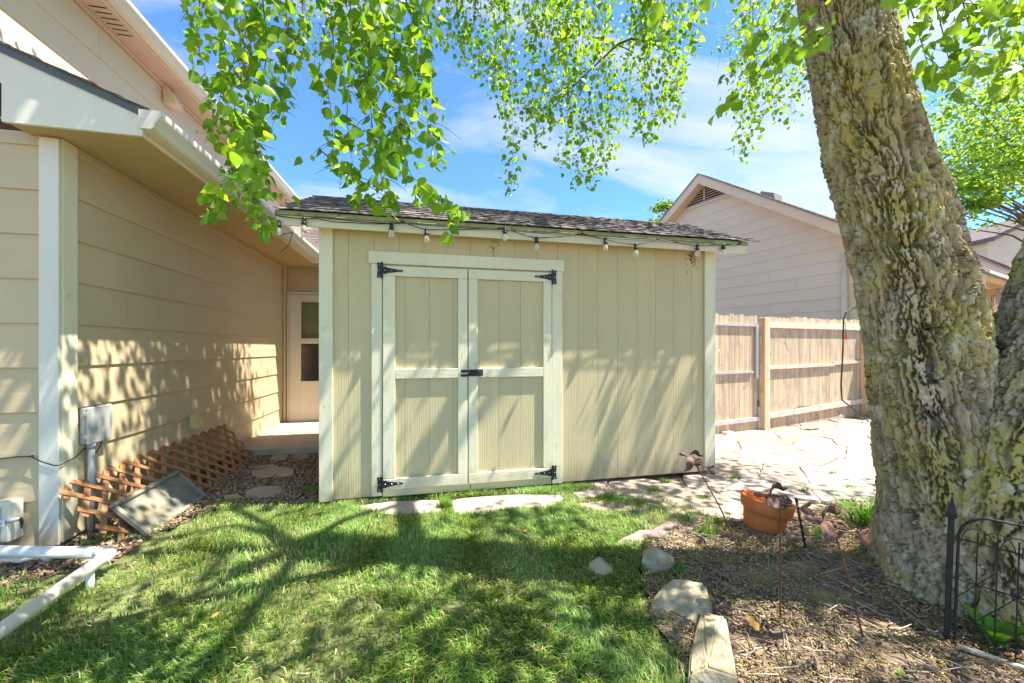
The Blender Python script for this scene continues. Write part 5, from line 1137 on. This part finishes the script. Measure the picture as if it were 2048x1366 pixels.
# rusty metal bird stakes
e1 = Vector((RT[0], RT[1], 0)); e3 = Vector((-FW[0], -FW[1], 0))
def blade(mb, path, widths, side, nrm, flutes=3, t=0.003):
    g = []; m = 9
    for p, w in zip(path, widths):
        g.append([Vector(p) + side*((j/(m-1)-0.5)*w) + nrm*(0.004*math.cos(j/(m-1)*2*math.pi*flutes) - 0.35*w*((j/(m-1)-0.5)*2)**2*0.4) for j in range(m)])
    mb.sheet(g, t, nrm)
def bird(foot, topp, s, label, droop, tilt, yellow=False):
    st = thing('bird_stake', label, 'garden stake', foot, 'rusty metal bird stakes in the mulch bed')
    part(st, 'rod', MB().tube([foot-UPZ*0.05, foot.lerp(topp, 0.5)+e1*0.004, topp], 0.0042, 8), m_rod)
    A = (e1*math.cos(tilt) - UPZ*math.sin(tilt)).normalized(); U = (UPZ*math.cos(tilt) + e1*math.sin(tilt)).normalized(); N = (e3 + A*0.2).normalized()
    def q(a, u, n=0.0): return topp + (A*a + U*u + N*n)*s
    body = MB()
    for k in range(7):
        an = 2*math.pi*k/7; ring = [(-0.34, 0.0), (-0.22, 0.062), (-0.05, 0.095), (0.10, 0.075), (0.24, 0.02)]
        body.tube([q(a, 0.10-0.16*(a+0.34)+r*math.cos(an), r*math.sin(an)) for a, r in ring], 0.0036, 5)
    for a, r in ((-0.22, 0.062), (-0.05, 0.095), (0.10, 0.075)):
        body.tube([q(a, 0.10-0.16*(a+0.34)+r*math.cos(2*math.pi*k/14), r*math.sin(2*math.pi*k/14)) for k in range(15)], 0.003, 5, False)
    part(st, 'body', body, m_rust)
    HM = Matrix((U, N, A)).transposed()
    part(st, 'head', MB().lathe([(0, -0.075*s), (0.035*s, -0.06*s), (0.056*s, -0.02*s), (0.055*s, 0.02*s), (0.040*s, 0.06*s), (0.028*s, 0.12*s), (0.022*s, 0.2*s)], q(-0.46, 0.115), 14, HM)
         .tube([q(-0.52, 0.11), q(-0.56, 0.07), q(-0.57, 0.05)], [0.012*s, 0.007*s, 0.003*s], 6), m_rust, True)
    w1 = MB(); pa = [q(-0.20, 0.14, 0.05), q(-0.27, 0.08, 0.16), q(-0.30, -0.02, 0.22+0.05*droop), q(-0.28, -0.13*droop, 0.25), q(-0.30, -0.20*droop, 0.26), q(-0.38, -0.25*droop, 0.25)]
    blade(w1, pa, [0.10*s, 0.24*s, 0.26*s, 0.20*s, 0.09*s, 0.07*s], A, (N+U*0.3).normalized()); part(st, 'wing', w1, m_rust, True)
    w2 = MB(); pa = [q(-0.16, 0.14, -0.05), q(-0.06, 0.24, -0.14), q(0.06, 0.29, -0.2), q(0.18, 0.27, -0.24), q(0.27, 0.21, -0.26), q(0.32, 0.22, -0.27), q(0.38, 0.24, -0.28)]
    blade(w2, pa, [0.08*s, 0.17*s, 0.19*s, 0.17*s, 0.07*s, 0.085*s, 0.04*s], (U*0.8-A*0.25+N*0.5).normalized(), (N*0.8-U*0.5).normalized()); part(st, 'wing', w2, m_rust, True)
    tl = MB().tube([q(0.2, 0.02), q(0.34, -0.02), q(0.48, -0.05)], [0.02*s, 0.014*s, 0.016*s], 7)
    blade(tl, [q(0.44, -0.04), q(0.53, -0.06, 0.02), q(0.62, -0.12, 0.04), q(0.67, -0.18, 0.05)], [0.03*s, 0.13*s, 0.15*s, 0.05*s], (U*0.7+A*0.5).normalized(), (N+U*0.2).normalized())
    blade(tl, [q(0.46, -0.03), q(0.55, 0.0, -0.02), q(0.63, 0.05, -0.03), q(0.68, 0.09, -0.04)], [0.02*s, 0.07*s, 0.08*s, 0.03*s], (U*0.8-A*0.4).normalized(), N)
    part(st, 'tail', tl, m_rust, True)
    part(st, 'fin', MB().tube([q(0.14, -0.06, 0.02), q(0.05, -0.10, 0.05), q(0.0, -0.06, 0.02), q(0.1, 0.02)], 0.006, 6).tube([q(-0.05, 0.12), q(0.1, 0.16), q(0.24, 0.06)], 0.007, 6), m_rust)
    return st
f1 = gpos(1488, 1110); bird(f1, at(1389, 924, 2.50), 0.205, 'small dark metal bird on a slanting rod nearest the shed', 1.3, R_(18))
f2_ = gpos(1560, 1245); bird(f2_, at(1559, 1006, 1.84), 0.235, 'rusty metal bird on an upright rod in front of the pot', 0.15, R_(8))
f3 = gpos(1733, 1293); bird(f3, at(1667, 1058, 1.70), 0.245, 'largest rusty metal bird on a leaning rod before the trunk', 0.75, R_(10))
tw = thing('twisted_rod', 'thin black twisted iron rod standing right of the pot', 'garden stake', gpos(1613, 1118))
a = gpos(1613, 1118); b = at(1592, 996, 2.42); tm = MB()
for ph in (0, math.pi): tm.tube([a.lerp(b, k/30) + e1*(0.005*math.cos(k*0.9+ph)) + e3*(0.005*math.sin(k*0.9+ph)) for k in range(31)], 0.0046, 6)
part(tw, 'rod', tm, m_black)

# rocks
def rock(label, c, dims, seed, rz=0.0, squash=None, pts=None, name='rock'):
    r = random.Random(seed); bm = bmesh.new()
    if pts is None:
        pts = []
        for k in range(26):
            v = Vector((r.gauss(0, 1), r.gauss(0, 1), r.gauss(0, 1))).normalized(); pts.append(Vector((v.x*dims[0], v.y*dims[1], v.z*dims[2]))*r.uniform(0.82, 1.0))
    vs = [bm.verts.new(p) for p in pts]; bmesh.ops.convex_hull(bm, input=vs)
    for v in [v for v in bm.verts if not v.link_faces]: bm.verts.remove(v)
    bmesh.ops.bevel(bm, geom=list(bm.edges), offset=min(dims)*0.10, segments=2, affect='EDGES', clamp_overlap=True)
    bmesh.ops.triangulate(bm, faces=list(bm.faces)); bmesh.ops.subdivide_edges(bm, edges=[e for e in bm.edges if e.calc_length() > min(dims)*0.3], cuts=2, use_grid_fill=True)
    bm.normal_update(); V = np.array([v.co for v in bm.verts]); s = 22/ (max(dims)*10)
    dn = (fbm(V[:, 0]*30, V[:, 1]*30, V[:, 2]*45, o=4, seed=seed)-0.5)*min(dims)*0.22
    for v, d in zip(list(bm.verts), dn): v.co += v.normal*float(d)
    me = bpy.data.meshes.new('rock'); bm.to_mesh(me); bm.free(); me.materials.append(m_rock)
    o = bpy.data.objects.new(name, me); link(o, None, c); o.rotation_euler = (0, 0, rz); return tag(o, label, 'rock')
rock('rounded pale boulder at the edge of lawn and mulch', gpos(1316, 1140)+UPZ*0.045, (0.115, 0.10, 0.085), 3, 0.3)
rock('angular tan rock with a ledge between lawn and mulch', gpos(1362, 1222)+UPZ*0.02, (0.15, 0.115, 0.075), 8, R_(-30), pts=[Vector(p) for p in ((-.15, -.10, -.05), (.08, -.13, -.05), (.15, .0, -.05), (.12, .12, -.05), (-.06, .12, -.05), (-.15, -.07, .0), (.02, -.10, .015), (.13, -.02, .05), (.12, .10, .085), (-.02, .11, .075), (-.09, .04, .055), (-.14, -.02, .01), (.06, .02, .075))])
rock('long weathered stone block at the bottom of the mulch bed', gpos(1426, 1316)+UPZ*0.035, (0.10, 0.24, 0.07), 5, R_(-40), pts=[Vector(p) for p in ((-.085, -.24, -.06), (.085, -.22, -.06), (.065, .20, -.06), (-.055, .21, -.06), (-.080, -.22, .03), (.078, -.17, .04), (.05, .17, .045), (-.045, .19, .03), (-.02, -.19, .055), (.02, .12, .055), (-.08, -.05, .02))])
pr_ = fp(ft(1572), 0.35, GZ+0.03); rock('flat tan rock lying at the foot of the fence', pr_, (0.22, 0.12, 0.06), 12, FA)
pr_ = fp(ft(1722), 0.25, GZ+0.05); rock('brownish rock beside the foot of the shepherd hook', pr_, (0.34, 0.14, 0.09), 14, FA)
rock('small pinkish stone in the mulch below the pot', gpos(1601, 1108)+UPZ*0.01, (0.05, 0.04, 0.03), 17, 0.5)

# wire garden fence with finial post
WF = gpos(1893, 1300); wd = (e1*0.60 + e3*0.80).normalized(); wn_v = wd.cross(UPZ)
wf = thing('garden_fence', 'small black arched wire garden fence in front of the trunk', 'wire fence', WF)
WT = 0.575; lean = (at(1903, 1040, 1.66) - WF); lean = Vector((lean.x, lean.y, 0))/0.55
def wq_(u, z, n=0.0): return WF + wd*u + UPZ*z + wn_v*n + lean*z
WM = Matrix((wd, wn_v, (UPZ+lean).normalized())).transposed()
part(wf, 'post', MB().obox(wq_(0, 0.25), (0.0095, 0.0095, 0.29), WM, 0.002), m_iron)
part(wf, 'finial', MB().obox(wq_(0, 0.545), (0.017, 0.017, 0.006), WM, 0.002).add([wq_(a, 0.552, b) for a, b in ((-.016, -.016), (.016, -.016), (.016, .016), (-.016, .016))] + [wq_(0, 0.635)], [(0, 1, 4), (1, 2, 4), (2, 3, 4), (3, 0, 4), (3, 2, 1, 0)]).lathe([(0, -.006), (.006, 0), (0, .007)], wq_(0, 0.637), 8), m_iron)
WL = 0.46
arch_ = [wq_(0.022, 0.02), wq_(0.022, 0.46)] + [wq_(0.022+0.09*(1-math.cos(a)), 0.46+0.105*math.sin(a)) for a in np.linspace(0.15, math.pi/2, 8)] + [wq_(WL/2, 0.57)]
mir = [wq_(WL-0.022-0.09*(1-math.cos(a)), 0.46+0.105*math.sin(a)) for a in np.linspace(math.pi/2, 0.15, 8)] + [wq_(WL-0.022, 0.46), wq_(WL-0.022, 0.02)]
part(wf, 'arch_frame', MB().tube(arch_+mir, 0.0052, 8), m_iron)
for k in range(1, 8):
    u = 0.022+k*0.052
    part(wf, 'bar', MB().tube([wq_(u, 0.0), wq_(u, 0.50)], 0.0027, 6), m_iron)
    part(wf, 'hoop', MB().tube([wq_(u-0.045+0.045*(1-math.cos(a)), 0.45+0.065*math.sin(a), 0.004) for a in np.linspace(0, math.pi, 9)], 0.0022, 5), m_iron)
for z in (0.455, 0.285, 0.13): part(wf, 'cross_wire', MB().tube([wq_(0.01, z, -0.004), wq_(WL-0.02, z, -0.004)], 0.0028, 6), m_iron)
for s in (-1, 1):
    for k in range(-1, 4):
        u0 = 0.022+k*0.104; u1 = u0+0.208
        a_, b_ = (u0, u1) if s > 0 else (u1, u0)
        lo = max(0.0, (0.022-a_)/(b_-a_) if b_ != a_ else 0)
        p0, p1 = wq_(a_, 0.06, 0.003*s), wq_(b_, 0.36, 0.003*s)
        if min(a_, b_) < 0.02: p0, p1 = (p0.lerp(p1, 0.5), p1) if a_ < b_ else (p0, p0.lerp(p1, 0.5))
        part(wf, 'cross_wire', MB().tube([p0, p1], 0.002, 5), m_iron)
# rusty pipes edging the bed
for k, (pa, pb, r, lab) in enumerate((((1905, 1304), (2120, 1368), 0.0085, 'thin rusty pipe on the mulch beside the wire fence'), ((1915, 1318), (2110, 1385), 0.011, 'thicker bleached pipe lying on the mulch at the lower right'))):
    a, b = gpos(*pa)+UPZ*0.03, gpos(*pb)+UPZ*0.03
    single('edging_pipe', MB().tube([a, a.lerp(b, 0.5)-UPZ*0.004, b], r, 10), m_rod if k == 0 else m_rail, lab, 'pipe', a, None, True)

# plants
def strip(mb, p, d, L, w, arch, n=7, up=1.0):
    d = Vector((d.x, d.y, 0)).normalized(); sd = d.cross(UPZ); g = []
    for k in range(n):
        t = k/(n-1); c = p + d*(L*arch*t*t*0.9+L*0.15*t) + UPZ*(L*up*(t-0.55*arch*t*t*t)); ww = w*(1-t**2.2)*0.5+0.0006
        g.append([c-sd*ww, c-UPZ*ww*0.5, c+sd*ww])
    mb.sheet(g, 0.0006, UPZ)
dlp = gpos(1735, 1062)
dly = thing('daylily', 'clump of arching strap leaves behind the base of the tree', 'plant', dlp)
rp_ = random.Random(31)
for k in range(46):
    an = rp_.uniform(0, 6.28); mb = MB(); p = dlp + Vector((rp_.gauss(0, 0.07), rp_.gauss(0, 0.05), 0)); d = Vector((math.cos(an), math.sin(an), 0)) - e1*0.5
    strip(mb, p, d, rp_.uniform(0.16, 0.34), 0.014, rp_.uniform(0.5, 1.1)); part(dly, 'leaf', mb, m_plant, True)
def broad_plant(name, label, p, n, L, seed, spread=1.0):
    t = thing(name, label, 'plant', p); r = random.Random(seed)
    for k in range(n):
        an = k*2.4+r.uniform(-.3, .3); d = Vector((math.cos(an), math.sin(an), 0)); up = r.uniform(0.55, 1.3); l = L*r.uniform(0.6, 1.1); a = d*spread*0.5+UPZ*up; a.normalize(); sd = a.cross(UPZ).normalized(); nn = sd.cross(a).normalized()
        mb = MB().tube([p, p+a*l*0.45], 0.0025, 5); g = []
        for i in range(7):
            q = i/6; c = p+a*l*(0.4+q*0.85)-UPZ*(0.16*l*q*q); w = l*0.27*math.sin(math.pi*min(1, q*0.93+0.07))**0.7*(1-0.35*q)
            g.append([c-sd*w*0.9+nn*w*0.22, c-sd*w*0.45+nn*w*0.06, c, c+sd*w*0.45+nn*w*0.06, c+sd*w*0.9+nn*w*0.22])
        mb.sheet(g, 0.0008, nn); part(t, 'leaf', mb, m_plant, True)
    return t
broad_plant('hollyhock', 'bright green broad-leaved plant growing behind the wire fence', gpos(1992, 1312), 15, 0.135, 3, 1.3)
broad_plant('hollyhock', 'low broad green leaves at the right frame edge by the pipes', gpos(2048, 1316), 6, 0.09, 5, 1.6)
broad_plant('weed_seedling', 'tiny bright green weed at the bottom edge of the mulch', gpos(1805, 1372), 6, 0.05, 8, 1.8)
broad_plant('weed_seedling', 'small green sprout at the foot of the tree fork', at(1945, 803, 1.78), 4, 0.022, 9, 1.5)

# fallen leaves
def oak_leaf(me_name, m):
    out = [(0, -.5), (.12, -.3), (.34, -.32), (.22, -.08), (.42, .06), (.24, .16), (.30, .36), (.12, .34), (0, .55), (-.12, .34), (-.30, .36), (-.24, .16), (-.42, .06), (-.22, -.08), (-.34, -.32), (-.12, -.3)]
    V = np.array([(0, 0, 0.06)] + [(x, y, 0.25*x*x+0.1*y*y) for x, y in out]); F = np.array([(0, i+1, (i+1) % 16+1) for i in range(16)]); return arrays_mesh(me_name, V, F, m)
om = oak_leaf('fallen_leaf', m_dry)
def fallen(px, py, s, lab, group=None, dz=0.02):
    o = bpy.data.objects.new('fallen_leaf', om); link(o, None, gpos(px, py)+UPZ*dz); r = random.Random(px); o.scale = (s,)*3; o.rotation_euler = (r.uniform(-.5, .5), r.uniform(-.5, .5), r.uniform(0, 6)); tag(o, lab, 'leaf', group)
fallen(1507, 1262, 0.085, 'lobed yellow fallen leaf on the mulch', None, 0.03)
for px, py, lab in ((430, 1252, 'small dry leaf on the grass right of the drain pipe'), (565, 1338, 'yellow leaf on the lawn at the bottom edge'), (680, 1068, 'pale dry leaf on the grass below the shed corner'), (1050, 1075, 'brown dry leaf on the grass before the right door')): fallen(px, py, 0.045, lab, 'dry leaves on the lawn', 0.05)

# ================================================================== GROUND COVER
def stuff(name, label, cat, me):
    o = bpy.data.objects.new(name, me); link(o); return tag(o, label, cat, None, 'stuff')
def in_any(x, y, polys):
    r = np.zeros(x.shape, bool)
    for p in polys: r |= inpoly(x, y, p)
    return r
def dist_to_poly(x, y, poly):
    d = np.full(x.shape, 9.0)
    for i in range(len(poly)):
        a = np.array(poly[i][:2]); b = np.array(poly[(i+1) % len(poly)][:2]); ab = b-a; L2 = (ab**2).sum()+1e-12
        t = np.clip(((x-a[0])*ab[0]+(y-a[1])*ab[1])/L2, 0, 1); d = np.minimum(d, np.hypot(x-a[0]-t*ab[0], y-a[1]-t*ab[1]))
    return d
def grass(N, poly, xr, yr, hmin, hmax, seed, stray=None):
    r = np.random.default_rng(seed); x = r.uniform(*xr, N); y = r.uniform(*yr, N)
    k = inpoly(x, y, poly)
    if stray: k |= (dist_to_poly(x, y, poly) < stray*r.random(N)**2)
    k &= ~in_any(x, y, LAWNSTONES); x, y = x[k], y[k]
    px, py, zc = to_px(np.stack([x, y, np.full_like(x, GZ)], -1)); k = (zc > 0.9) & (px > -120) & (px < 2170) & (py < 1480); x, y = x[k], y[k]
    thin = fbm(x*1.7, y*1.7, o=3, seed=seed+1); bare = fbm(x*0.9+7, y*0.9+3, o=2, seed=seed+8); dE = dist_to_poly(x, y, poly)
    edge = np.clip(dE/0.22, 0.12, 1); leftbare = np.clip((x+1.75)/0.7, 0, 1)*0.75+0.25
    p = np.clip((thin-0.30)*3.4, 0.12, 1)*edge*leftbare*np.where(x > 0.7, 0.75, 1.0)
    k = r.random(len(x)) < p; x, y, thin = x[k], y[k], thin[k]; n = len(x)
    patchy = fbm(x*2.3+20, y*2.3, o=3, seed=seed+2)
    L = (hmin+(hmax-hmin)*r.random(n))*(0.55+0.9*patchy); w = 0.0014+0.0030*r.random(n)**2
    flow = 2*math.pi*fbm(x*1.1+3, y*1.1+8, o=2, seed=seed+3)*2; an = flow + r.normal(size=n)*0.9
    dx, dy = np.cos(an), np.sin(an); bend = r.uniform(0.35, 1.0, n); z = zground(x, y)-0.004
    B = np.stack([x, y, z], -1); D = np.stack([dx, dy, 0*dx], -1); S = np.stack([-dy, dx, 0*dx], -1)*w[:, None]/1; U = np.array([0, 0, 1.0])
    m = B + D*(L*bend*0.25)[:, None] + U*(L*0.62)[:, None]; t = B + D*(L*bend*0.85)[:, None] + U*(L*(1.0-0.38*bend))[:, None]
    V = np.stack([B-S, B+S, m+S*0.8, m-S*0.8, t], 1).reshape(-1, 3); i = np.arange(n)*5
    F = np.concatenate([np.stack([i, i+1, i+2], -1), np.stack([i, i+2, i+3], -1), np.stack([i+3, i+2, i+4], -1)])
    q = r.random((n, 1)); g = np.array([0.10, 0.25, 0.028])*(1-q) + np.array([0.36, 0.50, 0.15])*q**1.5
    dry = (r.random(n) < 0.10+0.36*np.clip(0.52-patchy, 0, 1)*2)[:, None]; g = np.where(dry, np.array([0.52, 0.45, 0.24])*(0.7+0.5*q), g)
    return V, F, np.repeat(g, 5, 0)
V, F, C = grass(640000, LAWN, (-3.2, 2.3), (0.7, 3.6), 0.028, 0.072, 61, 0.10)
stuff('grass', 'green lawn grass with bare thin patches in front of the shed', 'grass', arrays_mesh('grass', V, F, m_grass, C))
# tufts in the joints, by the shed and in the mulch
def tufts(spots, seed):
    Vs, Fs_, Cs = [], [], []; off = 0
    for (px, py, rad, n, h) in spots:
        c = gd(px, py); r = np.random.default_rng(seed+px); x = c.x+r.normal(size=n)*rad; y = c.y+r.normal(size=n)*rad*0.6; an = r.uniform(0, 6.28, n); L = h*r.uniform(0.5, 1.1, n); b = r.uniform(0.2, 0.9, n); w = 0.0025
        B = np.stack([x, y, zground(x, y)+0.005], -1); D = np.stack([np.cos(an), np.sin(an), 0*an], -1); S = np.stack([-np.sin(an), np.cos(an), 0*an], -1)*w; U = np.array([0, 0, 1.0])
        m = B+D*(L*b*0.25)[:, None]+U*(L*0.62)[:, None]; t = B+D*(L*b*0.8)[:, None]+U*(L*(1-0.35*b))[:, None]
        V = np.stack([B-S, B+S, m+S*0.8, m-S*0.8, t], 1).reshape(-1, 3); i = np.arange(n)*5+off
        Fs_.append(np.concatenate([np.stack([i, i+1, i+2], -1), np.stack([i, i+2, i+3], -1), np.stack([i+3, i+2, i+4], -1)])); Vs.append(V); off += 5*n
        q = r.random((n, 1)); Cs.append(np.repeat(np.array([0.10, 0.24, 0.025])*(1-q)+np.array([0.21, 0.37, 0.06])*q, 5, 0))
    return np.concatenate(Vs), np.concatenate(Fs_), np.concatenate(Cs)
sp_ = [(890, 1018, .03, 160, .10), (1090, 988, .06, 260, .07), (1130, 984, .05, 240, .06), (1165, 978, .06, 200, .06), (1210, 1000, .04, 120, .06), (1330, 968, .03, 90, .06), (1310, 985, .035, 120, .06), (1405, 1000, .035, 120, .05), (1470, 958, .03, 90, .05), (1665, 950, .03, 60, .05), (1700, 978, .03, 60, .05), (1610, 985, .03, 50, .05),
       (1430, 1055, .06, 220, .06), (1410, 1075, .05, 120, .07), (640, 1010, .05, 160, .05), (720, 998, .05, 120, .04), (1420, 1080, .03, 80, .09), (1560, 1130, .05, 90, .03), (1600, 1170, .05, 70, .03), (1350, 1150, .06, 240, .06), (1345, 1190, .05, 200, .05), (1480, 1130, .05, 60, .04), (455, 1010, .06, 160, .06), (520, 945, .03, 60, .05), (620, 985, .06, 160, .06),
       (260, 1075, .06, 200, .06), (305, 1060, .05, 120, .06), (190, 1090, .05, 90, .06), (1640, 1085, .03, 60, .09), (1225, 1003, .08, 320, .05), (1270, 1012, .08, 260, .05), (1380, 1040, .06, 160, .05)]
V, F, C = tufts(sp_, 70); stuff('grass_tufts', 'scattered grass tufts growing in joints and along stone edges', 'grass', arrays_mesh('grass_tufts', V, F, m_grass, C))
# chips, twigs and catkins of the mulch; pea gravel
def boxes(N, poly, xr, yr, L, W, H, cols, seed, dz=0.012, tilt=0.35, excl=None, clump=0):
    r = np.random.default_rng(seed); x = r.uniform(*xr, N); y = r.uniform(*yr, N); k = inpoly(x, y, poly)
    if excl: k &= ~in_any(x, y, excl)
    if clump: k &= r.random(N) < np.clip((fbm(x*clump+seed, y*clump, o=3, seed=seed)-0.36)*5, 0.08, 1)
    x, y = x[k], y[k]; n = len(x)
    an = r.uniform(0, 2*math.pi, n); ti = r.normal(size=n)*tilt; l = r.uniform(*L, n)/2; w = r.uniform(*W, n)/2; h = r.uniform(*H, n)/2
    d = np.stack([np.cos(an)*np.cos(ti), np.sin(an)*np.cos(ti), np.sin(ti)], -1)*l[:, None]; s = np.stack([-np.sin(an), np.cos(an), r.normal(size=n)*0.3], -1)*w[:, None]; u = np.cross(d, s); u = u/(np.linalg.norm(u, axis=1)[:, None]+1e-12)*h[:, None]
    c = np.stack([x, y, zground(x, y)+dz+r.random(n)*0.018], -1)
    tp = r.uniform(0.4, 1.0, (n, 1))
    V = np.stack([c-d-s-u, c-d+s-u, c+d+s*tp-u, c+d-s*tp-u, c-d-s*.8+u, c-d+s*.8+u, c+d+s*.7*tp+u, c+d-s*.7*tp+u], 1).reshape(-1, 3)
    q = np.array([(0, 3, 2, 1), (4, 5, 6, 7), (0, 1, 5, 4), (1, 2, 6, 5), (2, 3, 7, 6), (3, 0, 4, 7)]); F = (q[None]+(np.arange(n)*8)[:, None, None]).reshape(-1, 4)
    cc = np.array(cols)[r.integers(0, len(cols), n)]*(0.7+0.6*r.random((n, 1))); return V, F, np.repeat(cc, 8, 0)
MX, MY = (0.9, 5.4), (0.8, 2.8)
A1 = boxes(17000, MULCH, MX, MY, (0.010, 0.060), (0.0025, 0.010), (0.002, 0.006), [(0.17, 0.115, 0.085), (0.24, 0.18, 0.145), (0.33, 0.27, 0.225), (0.11, 0.075, 0.06), (0.36, 0.275, 0.195)], 81, 0.014, clump=4.5)
stuff('wood_chips', 'brown shredded bark mulch covering the tree bed', 'mulch', arrays_mesh('wood_chips', A1[0], A1[1], m_bits, A1[2]))
A2 = boxes(46000, MULCH, MX, MY, (0.006, 0.016), (0.003, 0.007), (0.002, 0.004), [(0.40, 0.30, 0.09), (0.34, 0.27, 0.10), (0.45, 0.36, 0.18), (0.25, 0.17, 0.08), (0.36, 0.25, 0.14)], 82, 0.020, clump=3.5)
stuff('catkins', 'yellowish tree litter scattered over the mulch', 'litter', arrays_mesh('catkins', A2[0], A2[1], m_bits, A2[2]))
A3 = boxes(1500, MULCH, MX, MY, (0.08, 0.22), (0.0022, 0.005), (0.0022, 0.005), [(0.30, 0.24, 0.19), (0.20, 0.13, 0.09), (0.38, 0.32, 0.26)], 83, 0.024, 0.15)
stuff('twigs', 'thin dry twigs lying on the mulch', 'twigs', arrays_mesh('twigs', A3[0], A3[1], m_bits, A3[2]))
A4 = boxes(15000, GRAVEL, (-2.6, -0.6), (2.5, 5.2), (0.008, 0.03), (0.006, 0.02), (0.006, 0.014), [(0.30, 0.19, 0.12), (0.38, 0.26, 0.17), (0.22, 0.13, 0.09), (0.33, 0.24, 0.12), (0.42, 0.32, 0.24)], 84, 0.008, 0.3, LAWNSTONES)
stuff('gravel', 'reddish brown gravel and litter between house and shed', 'gravel', arrays_mesh('gravel', A4[0], A4[1], m_bits, A4[2]))
A5 = boxes(1900, LAWN, (-3.0, 1.6), (0.9, 3.5), (0.006, 0.024), (0.002, 0.007), (0.001, 0.002), [(0.45, 0.34, 0.2), (0.40, 0.27, 0.16), (0.5, 0.42, 0.3)], 85, 0.02, 0.3, LAWNSTONES)
stuff('lawn_litter', 'bits of straw and leaf litter among the grass', 'litter', arrays_mesh('lawn_litter', A5[0], A5[1], m_bits, A5[2]))
